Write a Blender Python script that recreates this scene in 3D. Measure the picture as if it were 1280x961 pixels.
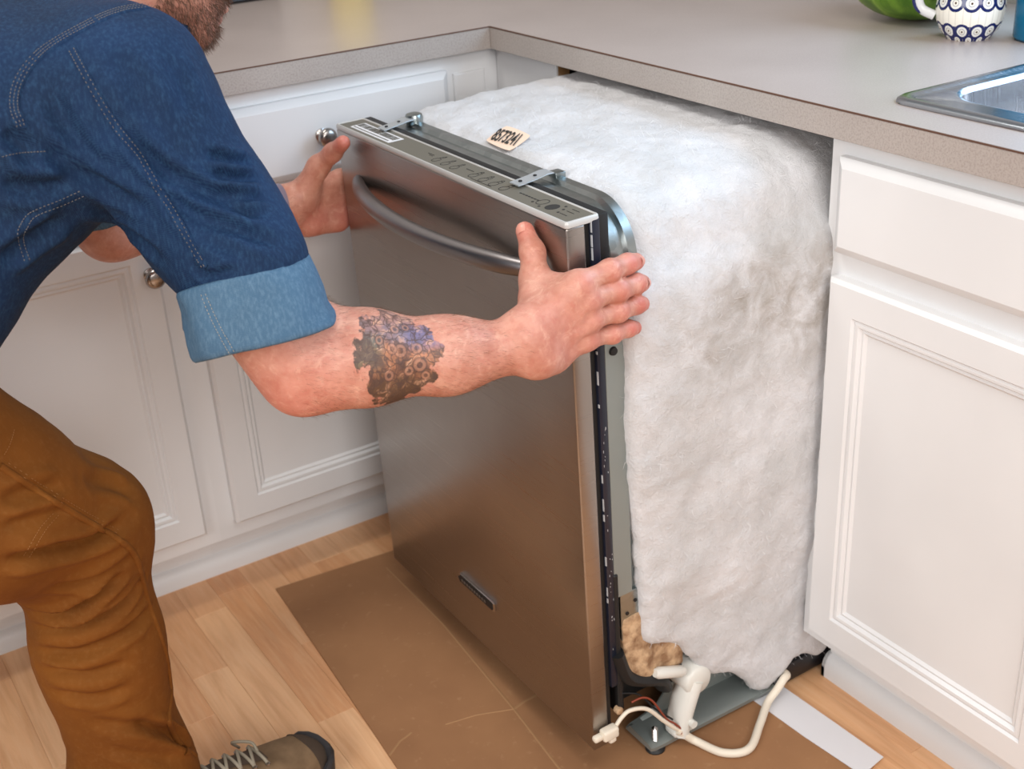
import bpy, bmesh, math, random
import numpy as np
from mathutils import Vector, Matrix, noise
from mathutils.bvhtree import BVHTree

for o in list(bpy.data.objects): bpy.data.objects.remove(o)
SC = bpy.context.scene
COL = SC.collection
random.seed(7); np.random.seed(7)

# ------------------------------------------------------------------ camera
def rot_xyz(rx, ry, rz):
    return Matrix.Rotation(rz, 3, 'Z') @ Matrix.Rotation(ry, 3, 'Y') @ Matrix.Rotation(rx, 3, 'X')
CAM_F = 1584.05                                   # focal length for a 1280 wide frame
CAM_C = Vector((-1.15208, -1.87377, 1.30664))
CAM_R = rot_xyz(1.1173434, 0.0506073, -0.5776728)
cd = bpy.data.cameras.new('camera'); cam = bpy.data.objects.new('camera', cd); COL.objects.link(cam)
cam.matrix_world = Matrix.Translation(CAM_C) @ CAM_R.to_4x4()
cd.sensor_fit = 'HORIZONTAL'; cd.sensor_width = 36; cd.lens = CAM_F / 1280 * 36
cd.clip_start = .05; cd.clip_end = 50
cd.dof.use_dof = True; cd.dof.focus_distance = 1.52; cd.dof.aperture_fstop = 7.0
SC.camera = cam

# ------------------------------------------------------------------ light
W = bpy.data.worlds.new('room_air'); SC.world = W; W.use_nodes = True
W.node_tree.nodes['Background'].inputs[0].default_value = (1.0, .985, .975, 1)
W.node_tree.nodes['Background'].inputs[1].default_value = .34
def area(name, loc, target, sx, sy, power, col, spread=180):
    l = bpy.data.lights.new(name, 'AREA'); l.shape = 'RECTANGLE'; l.size = sx; l.size_y = sy
    l.energy = power; l.color = col; l.spread = math.radians(spread)
    o = bpy.data.objects.new(name, l); COL.objects.link(o); o.location = loc
    o.rotation_euler = (Vector(target) - Vector(loc)).to_track_quat('-Z', 'Y').to_euler()
    return o
area('ceiling_lamp_light', (-.75, -.12, 2.36), (-.75, -.12, 0), .5, .3, 11, (1, .95, .89))
area('ceiling_panel_light', (-.70, -1.9, 2.38), (-.5, -1.2, 0), 1.2, .7, 14, (1, .97, .94))
area('camera_side_fill', (-1.2, -3.6, 1.9), (-.5, -.2, .5), 1.6, 1.0, 52, (1, .95, .92))  # added fill from the camera side, brightens the far cabinet fronts
area('room_window_light', (-3.0, -1.7, 1.75), (.2, -.9, .7), 1.5, 1.3, 50, (1, .985, .97))
area('window_daylight', (.70, -1.13, 1.48), (-.3, -1.1, 1.1), 1.06, .92, 22, (.50, .74, 1))
SC.view_settings.view_transform = 'Standard'; SC.view_settings.look = 'None'
SC.view_settings.gamma = 1; SC.view_settings.use_curve_mapping = False
SC.view_settings.exposure = -0.10

# ------------------------------------------------------------------ object helpers
def setp(o, label=None, cat=None, group=None, kind=None):
    if label: o['label'] = label
    if cat: o['category'] = cat
    if group: o['group'] = group
    if kind: o['kind'] = kind
    return o
def empty(name, loc=(0, 0, 0), rot=(0, 0, 0)):
    o = bpy.data.objects.new(name, None); COL.objects.link(o); o.location = loc; o.rotation_euler = rot
    o.empty_display_size = .05
    return o
def add(name, me, mat=None, parent=None, loc=None):
    o = bpy.data.objects.new(name, me); COL.objects.link(o)
    if mat: 
        me.materials.clear(); me.materials.append(mat)
    if parent: o.parent = parent
    if loc: o.location = loc
    return o
class MB:
    def __init__(s): s.bm = bmesh.new()
    def box(s, x0, x1, y0, y1, z0, z1, bev=0, seg=2, rot=None, piv=None):
        r = bmesh.ops.create_cube(s.bm, size=1); vs = r['verts']
        for v in vs: v.co = Vector(((x0 + x1) / 2 + v.co.x * (x1 - x0), (y0 + y1) / 2 + v.co.y * (y1 - y0), (z0 + z1) / 2 + v.co.z * (z1 - z0)))
        if rot is not None:
            p = Vector(piv) if piv else Vector(((x0 + x1) / 2, (y0 + y1) / 2, (z0 + z1) / 2))
            for v in vs: v.co = p + rot @ (v.co - p)
        if bev:
            es = list({e for v in vs for e in v.link_edges})
            bmesh.ops.bevel(s.bm, geom=es, offset=bev, segments=seg, affect='EDGES', profile=.5)
        return s
    def loft(s, rings, cap0=True, cap1=True, closed=True):
        R = [[s.bm.verts.new(p) for p in r] for r in rings]
        n = len(R[0])
        for a, b in zip(R, R[1:]):
            for i in range(n if closed else n - 1):
                j = (i + 1) % n
                try: s.bm.faces.new((a[i], a[j], b[j], b[i]))
                except ValueError: pass
        if closed:
            if cap0: s.bm.faces.new(R[0][::-1])
            if cap1: s.bm.faces.new(R[-1])
        return s
    def tube(s, pts, r, n=8, caps=True, flat=1.0, up=None):
        pts = [Vector(p) for p in pts]; m = len(pts)
        rr = r if hasattr(r, '__len__') else [r] * m
        rings = []; prev = None
        for i, p in enumerate(pts):
            t = (pts[min(i + 1, m - 1)] - pts[max(i - 1, 0)]).normalized()
            if prev is None:
                a = Vector(up) if up else (Vector((0, 0, 1)) if abs(t.z) < .9 else Vector((1, 0, 0)))
            else: a = prev
            u = (a - t * a.dot(t)).normalized(); w = t.cross(u); prev = u
            rings.append([p + (u * math.cos(2 * math.pi * k / n) * flat + w * math.sin(2 * math.pi * k / n)) * rr[i] for k in range(n)])
        return s.loft(rings, caps, caps)
    def lathe(s, prof, c=(0, 0, 0), axis='Z', n=32, caps=True):
        c = Vector(c); rings = []
        for r, h in prof:
            ring = []
            for k in range(n):
                a = 2 * math.pi * k / n
                x, y = r * math.cos(a), r * math.sin(a)
                p = {'Z': (x, y, h), 'X': (h, x, y), 'Y': (y, h, x)}[axis]
                ring.append(c + Vector(p))
            rings.append(ring)
        return s.loft(rings, caps, caps)
    def prism(s, poly, h0, h1, f):
        return s.loft([[f(a, b, h0) for a, b in poly], [f(a, b, h1) for a, b in poly]])
    def face(s, pts):
        s.bm.faces.new([s.bm.verts.new(p) for p in pts]); return s
    def mesh(s, name, smooth=None):
        bmesh.ops.recalc_face_normals(s.bm, faces=s.bm.faces[:])
        me = bpy.data.meshes.new(name); s.bm.to_mesh(me); s.bm.free()
        if smooth is not None and len(me.polygons):
            me.polygons.foreach_set('use_smooth', [True] * len(me.polygons))
            try: me.set_sharp_from_angle(angle=math.radians(smooth))
            except Exception: pass
        return me
    def obj(s, name, mat, parent=None, smooth=35, loc=None):
        return add(name, s.mesh(name, smooth), mat, parent, loc)
def catmull(pts, n=8):
    pts = [Vector(p) for p in pts]; P = [2 * pts[0] - pts[1]] + pts + [2 * pts[-1] - pts[-2]]; out = []
    for i in range(1, len(P) - 2):
        for k in range(n):
            t = k / n
            out.append(.5 * ((2 * P[i]) + (P[i + 1] - P[i - 1]) * t + (2 * P[i - 1] - 5 * P[i] + 4 * P[i + 1] - P[i + 2]) * t * t + (3 * P[i] - P[i - 1] - 3 * P[i + 1] + P[i + 2]) * t ** 3))
    out.append(pts[-1]); return out
def rrect(w, h, r, n=6):
    out = []
    for cx, cy, a0 in ((w / 2 - r, h / 2 - r, 0), (-w / 2 + r, h / 2 - r, 90), (-w / 2 + r, -h / 2 + r, 180), (w / 2 - r, -h / 2 + r, 270)):
        for k in range(n + 1):
            a = math.radians(a0 + 90 * k / n); out.append((cx + r * math.cos(a), cy + r * math.sin(a)))
    return out
def text_mesh(body, size, extrude=.0002, shear=0.0, squeeze=1.0):
    c = bpy.data.curves.new('print', 'FONT'); c.body = body; c.size = size; c.extrude = extrude; c.shear = shear
    c.align_x = 'CENTER'; c.align_y = 'CENTER'; c.offset = size * .010
    o = bpy.data.objects.new('print', c); COL.objects.link(o)
    bpy.context.view_layer.update()
    me = bpy.data.meshes.new_from_object(o.evaluated_get(bpy.context.evaluated_depsgraph_get()))
    bpy.data.objects.remove(o)
    for v in me.vertices: v.co.x *= squeeze
    return me

# ------------------------------------------------------------------ material helpers
def srgb(r, g, b):
    f = lambda c: (c / 255 / 12.92) if c / 255 <= .04045 else ((c / 255 + .055) / 1.055) ** 2.4
    return (f(r), f(g), f(b), 1)
class Mat:
    def __init__(s, name, col=(.8, .8, .8, 1), rough=.5, metal=0, **kw):
        s.m = bpy.data.materials.new(name); s.m.use_nodes = True; s.nt = s.m.node_tree
        s.b = s.nt.nodes['Principled BSDF']; s.b.inputs['Base Color'].default_value = col
        s.b.inputs['Roughness'].default_value = rough; s.b.inputs['Metallic'].default_value = metal
        for k, v in kw.items(): s.b.inputs[k].default_value = v
        s._tc = None
    def n(s, t, **kw):
        nd = s.nt.nodes.new(t)
        for k, v in kw.items():
            if k.startswith('i_'):
                key = k[2:].replace('_', ' ')
                (nd.inputs[int(key)] if key.isdigit() else nd.inputs[key]).default_value = v
            else: setattr(nd, k, v)
        return nd
    def l(s, a, b): s.nt.links.new(a, b); return s
    def coord(s, kind='Object', scale=(1, 1, 1), rot=(0, 0, 0)):
        if s._tc is None: s._tc = s.n('ShaderNodeTexCoord')
        mp = s.n('ShaderNodeMapping'); mp.inputs['Scale'].default_value = scale; mp.inputs['Rotation'].default_value = rot
        s.l(s._tc.outputs[kind], mp.inputs['Vector']); return mp.outputs[0]
    def noise(s, vec, scale, detail=4, rough=.55, dist=0):
        nd = s.n('ShaderNodeTexNoise'); nd.inputs['Scale'].default_value = scale; nd.inputs['Detail'].default_value = detail
        nd.inputs['Roughness'].default_value = rough; nd.inputs['Distortion'].default_value = dist
        if vec is not None: s.l(vec, nd.inputs['Vector'])
        return nd.outputs[0]
    def vor(s, vec, scale, feature='F1', out='Distance'):
        nd = s.n('ShaderNodeTexVoronoi', feature=feature); nd.inputs['Scale'].default_value = scale
        if vec is not None: s.l(vec, nd.inputs['Vector'])
        return nd.outputs[out]
    def ramp(s, fac, stops, interp='LINEAR'):
        nd = s.n('ShaderNodeValToRGB'); cr = nd.color_ramp; cr.interpolation = interp
        while len(cr.elements) < len(stops): cr.elements.new(.5)
        for e, (p, c) in zip(cr.elements, stops):
            e.position = p; e.color = c if hasattr(c, '__len__') else (c, c, c, 1)
        s.l(fac, nd.inputs[0]); return nd.outputs[0]
    def mix(s, fac, a, b, mode='MIX'):
        nd = s.n('ShaderNodeMix', data_type='RGBA', blend_type=mode)
        for sock, v in ((nd.inputs[0], fac), (nd.inputs[6], a), (nd.inputs[7], b)):
            if hasattr(v, 'is_linked'): s.l(v, sock)
            else: sock.default_value = v
        return nd.outputs[2]
    def math(s, op, a, b=0.0, c=0.0):
        nd = s.n('ShaderNodeMath', operation=op)
        for sock, v in zip(nd.inputs, (a, b, c)):
            if hasattr(v, 'is_linked'): s.l(v, sock)
            else: sock.default_value = v
        return nd.outputs[0]
    def attr(s, name, out='Fac'):
        return s.n('ShaderNodeAttribute', attribute_name=name).outputs[out]
    def col(s, c): s.l(c, s.b.inputs['Base Color']); return s
    def rough(s, c): s.l(c, s.b.inputs['Roughness']); return s
    def bump(s, h, strength=.2, dist=.002):
        nd = s.n('ShaderNodeBump'); nd.inputs['Strength'].default_value = strength; nd.inputs['Distance'].default_value = dist
        s.l(h, nd.inputs['Height'])
        if s.b.inputs['Normal'].is_linked: s.l(s.b.inputs['Normal'].links[0].from_socket, nd.inputs['Normal'])
        s.l(nd.outputs[0], s.b.inputs['Normal']); return s

M = {}
def simple(name, col, rough=.5, metal=0, **kw):
    M[name] = Mat(name, col, rough, metal, **kw).m; return M[name]
# painted cabinets
m = Mat('cabinet_paint', srgb(226, 227, 227), .38); v = m.coord()
m.col(m.ramp(m.noise(v, 3, 3), [(.3, srgb(220, 221, 222)), (.7, srgb(229, 230, 231))]))
m.bump(m.noise(v, 260, 2), .05, .0006); M['paint'] = m.m
# laminate top, mottled
def laminate(name, c0, c1, c2, fine, rough):
    m = Mat(name, c1, rough); v = m.coord()
    base = m.ramp(m.noise(v, 6, 4), [(.3, c0), (.7, c1)])
    sp = m.ramp(m.noise(v, fine, 2, .7), [(.46, 0.0), (.62, 1.0)])
    sp2 = m.ramp(m.vor(v, fine * .9), [(.05, 1.0), (.22, 0.0)])
    c = m.mix(m.math('MULTIPLY', sp, .30), base, c2)
    c = m.mix(m.math('MULTIPLY', sp2, .35), c, srgb(118, 104, 96))
    m.col(c); M[name] = m.m
laminate('laminate', srgb(168, 154, 147), srgb(177, 163, 156), srgb(198, 187, 181), 420, .33)
laminate('laminate_edge', srgb(170, 161, 155), srgb(180, 172, 166), srgb(116, 102, 94), 360, .42)
simple('brown_joint', srgb(92, 62, 46), .7)
simple('raw_board', srgb(150, 112, 70), .8)
simple('gap_shade', srgb(26, 22, 20), .9)  # shade inside the dishwasher gap, put into the side panel's colour
m = Mat('wall_paint', srgb(178, 172, 168), .8); v = m.coord(); m.bump(m.noise(v, 180, 3), .1, .001); M['wall'] = m.m
# wood strips
m = Mat('floor_strip', rough=.34); v = m.coord('Object', (1, .07, 1)); info = m.n('ShaderNodeObjectInfo')
off = m.n('ShaderNodeVectorMath', operation='ADD'); sc = m.n('ShaderNodeVectorMath', operation='SCALE'); sc.inputs['Scale'].default_value = 9
cx = m.n('ShaderNodeCombineXYZ'); m.l(info.outputs['Random'], cx.inputs[0]); m.l(info.outputs['Random'], cx.inputs[1]); m.l(cx.outputs[0], sc.inputs[0])
m.l(v, off.inputs[0]); m.l(sc.outputs[0], off.inputs[1]); vv = off.outputs[0]
tone = m.ramp(info.outputs['Random'], [(0, srgb(208, 150, 104)), (.35, srgb(226, 174, 128)), (.7, srgb(235, 190, 146)), (1, srgb(210, 152, 106))])
g = m.noise(vv, 38, 6, .6, 1.2); g2 = m.noise(vv, 150, 4, .6)
c = m.mix(m.ramp(g, [(.42, 0.0), (.68, .55)]), tone, srgb(188, 132, 88))
c = m.mix(m.ramp(g2, [(.45, 0.0), (.75, .25)]), c, srgb(240, 208, 170))
m.col(c).bump(g2, .06, .0008); M['strip'] = m.m
simple('floor_base', srgb(168, 122, 82), .6)
# cardboard
m = Mat('cardboard', srgb(150, 108, 70), .82); v = m.coord(); 
c = m.ramp(m.noise(v, 5, 5), [(.3, srgb(144, 102, 68)), (.7, srgb(162, 118, 80))])
c = m.mix(m.ramp(m.noise(v, 70, 4), [(.62, 0.0), (.75, .35)]), c, srgb(186, 146, 106))
m.col(c).bump(m.noise(v, 40, 5), .12, .003).bump(m.noise(m.coord('Object', (1, 14, 1)), 60, 2), .06, .001); M['card'] = m.m
simple('card_crease', srgb(160, 120, 82), .85)
# metals
def brushed(name, col, rough, scale=(3, 3, 900), amt=.08, aniso=0.0):
    m = Mat(name, col, rough, 1); v = m.coord('Object', scale)
    nz = m.noise(v, 1, 3)
    m.rough(m.ramp(nz, [(.25, rough - .05), (.75, rough + .07)]))
    m.bump(nz, amt, .0006); sm = m.noise(m.coord(), 7, 4)
    m.col(m.mix(m.ramp(sm, [(.4, 0.0), (.75, .5)]), col, tuple(x * .82 for x in col[:3]) + (1,)))
    M[name] = m.m
brushed('stainless', srgb(168, 160, 154), .30)
brushed('handle_metal', srgb(150, 146, 146), .36, (3, 900, 900), .05)
brushed('sink_steel', srgb(176, 182, 190), .22, (400, 4, 4), .012)
m = Mat('galvanised', srgb(176, 184, 184), .30, 1.0); v = m.coord()
m.col(m.ramp(m.vor(v, 60, out='Color'), [(.2, srgb(150, 158, 158)), (.8, srgb(166, 173, 173))])); m.bump(m.noise(v, 30, 3), .1, .002); M['galv'] = m.m
simple('zinc_strap', srgb(196, 202, 206), .38, .6); simple('zinc_dull', srgb(150, 158, 156), .5, .6)
simple('chrome', srgb(205, 202, 200), .18, 1)
simple('nickel', srgb(170, 164, 160), .26, 1)
simple('console_grey', srgb(112, 108, 97), .45, .2)
simple('bezel_grey', srgb(196, 195, 192), .36, .15)
simple('rubber', srgb(20, 20, 21), .55)
simple('black_plastic', srgb(26, 26, 30), .38)
simple('navy_plastic', srgb(26, 30, 44), .3)
simple('ink', srgb(40, 38, 36), .7)
simple('ink_soft', srgb(92, 88, 80), .7)
simple('white_label', srgb(226, 226, 228), .6)
simple('white_plastic', srgb(222, 221, 214), .35)
simple('cable_white', srgb(232, 222, 204), .5)
simple('wire_red', srgb(136, 58, 36), .5)
simple('peach_label', srgb(244, 214, 190), .8)
simple('paper_white', srgb(226, 226, 230), .75)
simple('white_gunk', srgb(178, 180, 182), .7)
m = Mat('brown_pad', srgb(176, 140, 104), .9); v = m.coord(); m.col(m.ramp(m.noise(v, 60, 5), [(.35, srgb(140, 106, 76)), (.65, srgb(206, 174, 138))])); m.bump(m.noise(v, 120, 4), .5, .004); M['pad'] = m.m
# insulation
m = Mat('glass_wool', srgb(236, 236, 238), .95); v = m.coord()
base = m.ramp(m.noise(v, 9, 6, .6), [(.3, srgb(196, 196, 197)), (.65, srgb(222, 222, 225))])
m.l(m.attr('dirt'), m.n('ShaderNodeMath').inputs[0])
dirt = m.math('MULTIPLY', m.attr('dirt'), m.ramp(m.noise(v, 22, 7, .66, .8), [(.36, 0.0), (.66, .9)]))
c = m.mix(dirt, base, srgb(146, 134, 120)); m.col(c)
m.bump(m.noise(v, 55, 8, .68, .6), .6, .006).bump(m.noise(v, 190, 4, .75, 1.0), .6, .003)
m.b.inputs['Sheen Weight'].default_value = .3
m.b.inputs['Subsurface Weight'].default_value = .0; M['wool'] = m.m
simple('wool_fibre', srgb(226, 226, 228), .9)

# ================================================================== THE ROOM
# floor: slab and single wood strips running along y
fl = MB().box(-4, 2, -4.5, 1.2, -.06, -.008).obj('floor', M['floor_base']); setp(fl, 'light wooden strip floor under the cabinets and the cardboard sheet', 'floor', kind='structure')
PW = .061
strip_me = {}
def strip_mesh(L):
    k = round(L, 3)
    if k not in strip_me:
        strip_me[k] = MB().box(-PW / 2 + .0001, PW / 2 - .0001, -k / 2 + .0001, k / 2 - .0001, -.0085, 0, .0005, 1).mesh('plank', 30)
        strip_me[k].materials.append(M['strip'])
    return strip_me[k]
fixed = {-12: [-.178], -10: [-.395, .02], -13: [.0], -11: [-.02, -.47], -9: [-.2]}
rs = random.Random(11)
for k in range(-27, 3):
    xc = -.686 + PW * (k + 11.5) 
    cuts = [.13]; 
    fx = sorted(fixed.get(k, []), reverse=True)
    y = .13
    for c in fx:
        if c < y - .05: cuts.append(c); y = c
    while y > -1.55:
        y -= rs.choice([.28, .34, .40, .46, .22]) if len(cuts) > 1 else rs.choice([.12, .2, .3, .38]); cuts.append(y)
    for a, b in zip(cuts, cuts[1:]):
        o = bpy.data.objects.new('plank', strip_mesh(a - b)); COL.objects.link(o); o.parent = fl; o.location = (xc, (a + b) / 2, 0)
wb = MB().box(-3, .76, .66, .74, 0, 2.5).obj('wall_back', M['wall']); setp(wb, 'plain painted wall behind the corner worktop', 'wall', kind='structure')
wr = MB()
for a in ((.70, .78, -4, .74, 0, 1.00), (.70, .78, -4, .74, 1.98, 2.5), (.70, .78, -.58, .74, 1.00, 1.98), (.70, .78, -4, -1.70, 1.00, 1.98)): wr.box(*a)
wr = wr.obj('wall_right', M['wall']); setp(wr, 'plain painted wall behind the sink with a window opening', 'wall', kind='structure')
wn = MB()
for a in ((.70, .75, -1.70, -1.665, 1.00, 1.98), (.70, .75, -.615, -.58, 1.00, 1.98), (.70, .75, -1.665, -.615, 1.00, 1.035), (.70, .75, -1.665, -.615, 1.945, 1.98), (.715, .735, -1.152, -1.128, 1.035, 1.945)): wn.box(*a, bev=.003)
wn = wn.obj('window_1', M['paint']); setp(wn, 'white window frame above the sink', 'window', kind='structure')

# ---------------------------------------------------------------- cabinets
DOORP = [(0, 0), (0, .014), (.005, .0195), (.044, .0195), (.047, .0160), (.0505, .0172), (.054, .0165), (.0575, .0118), (.061, .0128), (.065, .0092)]
DRAWP = [(0, 0), (0, .011), (.003, .0145), (.012, .0195)]
def front(w, h, prof, fn, name, parent, mat=None):
    """fn(u, v, d) -> point; centred rings following a moulding profile"""
    mb = MB(); rings = []
    for i, d in prof:
        rings.append([fn(u, v, d) for u, v in ((-w / 2 + i, -h / 2 + i), (w / 2 - i, -h / 2 + i), (w / 2 - i, h / 2 - i), (-w / 2 + i, h / 2 - i))])
    mb.loft(rings); bmesh.ops.recalc_face_normals(mb.bm, faces=mb.bm.faces[:])
    return mb.obj(name, mat or M['paint'], parent, 22)
def knob(parent, loc, axis):
    mb = MB(); s = -1
    prof = [(.0115, 0), (.0115, .003), (.006, .006), (.0055, .013), (.010, .016), (.0155, .020), (.0165, .024), (.0145, .0285), (.009, .031), (.002, .0318)]
    mb.lathe([(r, s * h) for r, h in prof], loc, axis, 24)
    return mb.obj('knob', M['nickel'], parent, 50)
YF = .025      # face frame plane of both runs
def left_unit(x0, x1, label, doors, filler=False):
    root = empty('base_cabinet', (x0, YF, 0)); setp(root, label, 'cabinet', 'base cabinets under the far worktop')
    P = lambda x, y, z: Vector((x - x0, y - YF, z))
    b = MB()
    b.box(0, x1 - x0, 0, .02, .105, .8755)                   # face frame
    b.box(.001, x1 - x0 - .001, .02, .56, .105, .874)
    b.obj('body', M['paint'], root)
    MB().box(0, x1 - x0, .075, .09, 0, .105).obj('toe_kick', M['paint'], root)
    for (a, c, kx) in doors:
        cx = (a + c) / 2; w = c - a
        d = front(w, .69 - .137, DOORP, lambda u, v, e, cx=cx: P(cx + u, YF - e, (.69 + .137) / 2 + v), 'door', root)
        knob(d, P(kx, YF - .0195, .624), 'Y')
        d = front(w, .850 - .722, DRAWP, lambda u, v, e, cx=cx: P(cx + u, YF - e, (.85 + .722) / 2 + v), 'drawer_front', root)
        knob(d, P(cx, YF - .0195, .786), 'Y')
    if filler:
        front(.062, .62, [(0, 0), (0, .004), (.003, .006)], lambda u, v, e: P(-.034 + u, YF - e, .53 + v), 'filler_panel', root)
    return root
left_unit(-.600, .025, 'white cabinet with drawer and panelled door in the corner beside the dishwasher gap', [(-.5726, -.082, -.536)], True)
left_unit(-1.215, -.600, 'white cabinet with panelled door and round knob behind the crouching man', [(-1.120, -.627, -.6425)])
left_unit(-1.83, -1.215, 'white cabinet at the open end of the far worktop', [(-1.735, -1.245, -1.27)])
# return filler beside the opening
r = empty('corner_filler', (YF, -.158, 0)); setp(r, 'narrow white filler panel between the inner corner and the dishwasher opening', 'filler panel')
MB().box(0, .018, 0, .183, .105, .8755, .001, 1).obj('face_board', M['paint'], r)
MB().box(.004, .026, -.001, .004, .105, .875).obj('raw_edge', M['raw_board'], r)
MB().box(.027, .60, .02, .04, 0, .875).obj('side_panel', M['gap_shade'], r)
# sink cabinet
SY0, SY1 = -.768, -1.66
r = empty('sink_cabinet', (YF, SY0, 0)); setp(r, 'white sink cabinet with false drawer front and large panelled door', 'cabinet')
Q = lambda x, y, z: Vector((x - YF, y - SY0, z))
b = MB(); b.box(0, .02, SY1 - SY0, 0, .105, .8755, .0012, 1); b.box(.02, .60, SY1 - SY0 + .001, -.001, .105, .72); b.box(.02, .60, -.018, 0, .105, .874); b.obj('body', M['paint'], r)
MB().box(.06, .075, SY1 - SY0, -.004, 0, .105).obj('toe_kick', M['paint'], r)
for (a, c) in ((-.792, -1.202), (-1.226, -1.636)):
    cy = (a + c) / 2; w = a - c
    front(w, .692 - .130, DOORP, lambda u, v, e, cy=cy: Q(YF - e, cy - u, .411 + v), 'door', r)
front(.844, .851 - .7255, DRAWP, lambda u, v, e: Q(YF - e, -1.214 - u, (.851 + .7255) / 2 + v), 'drawer_front', r)
# shoe mouldings
def shoe(name, label, f, L0, L1, h=.036, t=.016):
    prof = [(0, 0), (t, 0), (t, h * .45), (t * .8, h * .72), (t * .45, h * .93), (0, h)]
    mb = MB(); n = 2
    mb.loft([[f(s, a, b) for a, b in prof] for s in (L0, L0 + .006, L1)])
    return setp(mb.obj(name, M['paint'], None, 40), label, 'moulding', kind='structure')
shoe('baseboard_left', 'white shoe moulding along the toe kick of the far cabinets', lambda s, a, b: Vector((s, .1 - a, b)), -1.83, .10)
shoe('baseboard_right', 'white shoe moulding along the toe kick of the sink cabinet', lambda s, a, b: Vector((.085 - a + .001, s, b * .95)), -.775, -1.66, .042)

# ---------------------------------------------------------------- worktop
r = empty('countertop', (0, 0, .876)); setp(r, 'L-shaped mottled grey laminate worktop with speckled front edge', 'countertop')
zt = .914 - .876
hx0, hx1, hy0, hy1 = .082, .555, -.832, -1.588
b = MB()
for a in ((-1.85, 0.001, .001, .659), (.001, .699, 0.001, .659), (.001, .699, hy0, .001), (.001, hx0, hy1, hy0), (hx1, .699, hy1, hy0), (.001, .699, -1.95, hy1)): b.box(a[0], a[1], a[2], a[3], 0.002, zt)
bmesh.ops.remove_doubles(b.bm, verts=b.bm.verts[:], dist=1e-5)
b.obj('worktop_slab', M['laminate'], r)
MB().box(-1.85, .0, 0, .02, 0, zt - .0022, .0006, 1).obj('front_edge', M['laminate_edge'], r)
MB().box(0, .02, -1.95, 0, 0, zt - .0022, .0006, 1).obj('front_edge', M['laminate_edge'], r)
MB().box(-1.85, .0008, -.0006, .01, zt - .0022, zt - .0004).obj('edge_joint', M['brown_joint'], r)
MB().box(-.0006, .01, -1.95, .0, zt - .0022, zt - .0004).obj('edge_joint', M['brown_joint'], r)

# ---------------------------------------------------------------- sink
r = empty('sink', (.3125, -1.2075, .914)); setp(r, 'stainless steel drop-in sink set into the worktop', 'sink')
def rr3(cx, cy, w, h, rad, z, n=8): return [Vector((cx + a, cy + b2, z)) for a, b2 in rrect(w, h, rad, n)]
ow, oh = .497, .789
rings = [rr3(0, 0, ow, oh, .030, .0005), rr3(0, 0, ow - .002, oh - .002, .029, .004), rr3(0, 0, ow - .012, oh - .012, .026, .0072), rr3(0, 0, ow - .030, oh - .030, .02, .0072), rr3(0, 0, ow - .036, oh - .036, .02, .0055)]
rim = MB(); bw, bh, bx = .375, .715, -.004
rings += [rr3(bx, 0, bw + .014, bh + .014, .062, .0052), rr3(bx, 0, bw + .004, bh + .004, .058, .004), rr3(bx, 0, bw - .002, bh - .002, .055, -.001)]
rim.loft(rings, False, False); rim.obj('rim', M['sink_steel'], r, 60)
bowl = MB(); bowl.loft([rr3(bx, 0, bw - .002, bh - .002, .055, -.001), rr3(bx, 0, bw - .008, bh - .008, .052, -.02), rr3(bx, 0, bw - .022, bh - .022, .05, -.13), rr3(bx, 0, bw - .05, bh - .05, .05, -.158), rr3(bx, 0, bw - .12, bh - .12, .04, -.165)], False, True)
bowl.obj('bowl', M['sink_steel'], r, 60)
MB().lathe([(.045, -.1645), (.045, -.1625), (.038, -.162), (.034, -.166), (.001, -.167)], (bx, 0, 0), 'Z', 28).obj('drain', M['chrome'], r)

# ---------------------------------------------------------------- things on the worktop
def set_attr(me, name, vals):
    a = me.attributes.new(name, 'FLOAT', 'POINT'); a.data.foreach_set('value', np.asarray(vals, dtype=np.float32))
# patterned jug
m = Mat('peacock_glaze', srgb(235, 232, 222), .12); U = m.attr('pu'); V = m.attr('pv')
def eyes(n, v0, r0, ph, sq=1.0):
    fu = m.math('SUBTRACT', m.math('FRACT', m.math('ADD', m.math('MULTIPLY', U, n), ph)), .5)
    du = m.math('MULTIPLY', fu, 2 * math.pi * .047 / n); dv = m.math('MULTIPLY', m.math('SUBTRACT', V, v0), sq)
    return m.math('SQRT', m.math('ADD', m.math('MULTIPLY', du, du), m.math('MULTIPLY', dv, dv)))
NAVY = srgb(26, 36, 92)
c = m.ramp(V, [(0, NAVY), (.0225, srgb(238, 234, 222)), (.049, NAVY)], 'CONSTANT')
rib = m.math('PINGPONG', m.math('MULTIPLY', U, 28), .5)
c = m.mix(m.math('MULTIPLY', m.ramp(rib, [(.0, 1.0), (.10, 0.0)]), m.ramp(V, [(.0225, .55), (.049, 0.0)], 'CONSTANT')), c, srgb(190, 186, 176))
for v0, ph, r0 in ((.001, 0, .0080), (.0155, .5, .0105), (.0565, .0, .0112), (.080, .5, .0112)):
    d = eyes(13, v0, r0, ph)
    ring = m.ramp(m.math('DIVIDE', d, r0), [(0, srgb(70, 44, 30)), (.14, srgb(232, 230, 220)), (.36, srgb(150, 150, 160)), (.44, srgb(230, 230, 224)), (.74, NAVY)], 'CONSTANT')
    c = m.mix(m.math('LESS_THAN', d, r0 * 1.12), c, ring)
m.col(c); M['jug'] = m.m
r = empty('patterned_jug', (.436, -.634, .914)); setp(r, 'round white pottery mug with navy ring pattern beside the green melon', 'mug')
prof = [(.001, .002), (.028, .001), (.031, .0), (.033, .003), (.042, .014), (.0475, .028), (.0492, .042), (.048, .056), (.044, .070), (.040, .082), (.039, .095), (.0405, .104), (.038, .104), (.036, .09), (.040, .07), (.044, .045), (.038, .015), (.001, .008)]
b = MB(); b.lathe(prof, (0, 0, 0), 'Z', 84); me = b.mesh('jug_body', 60)
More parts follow.
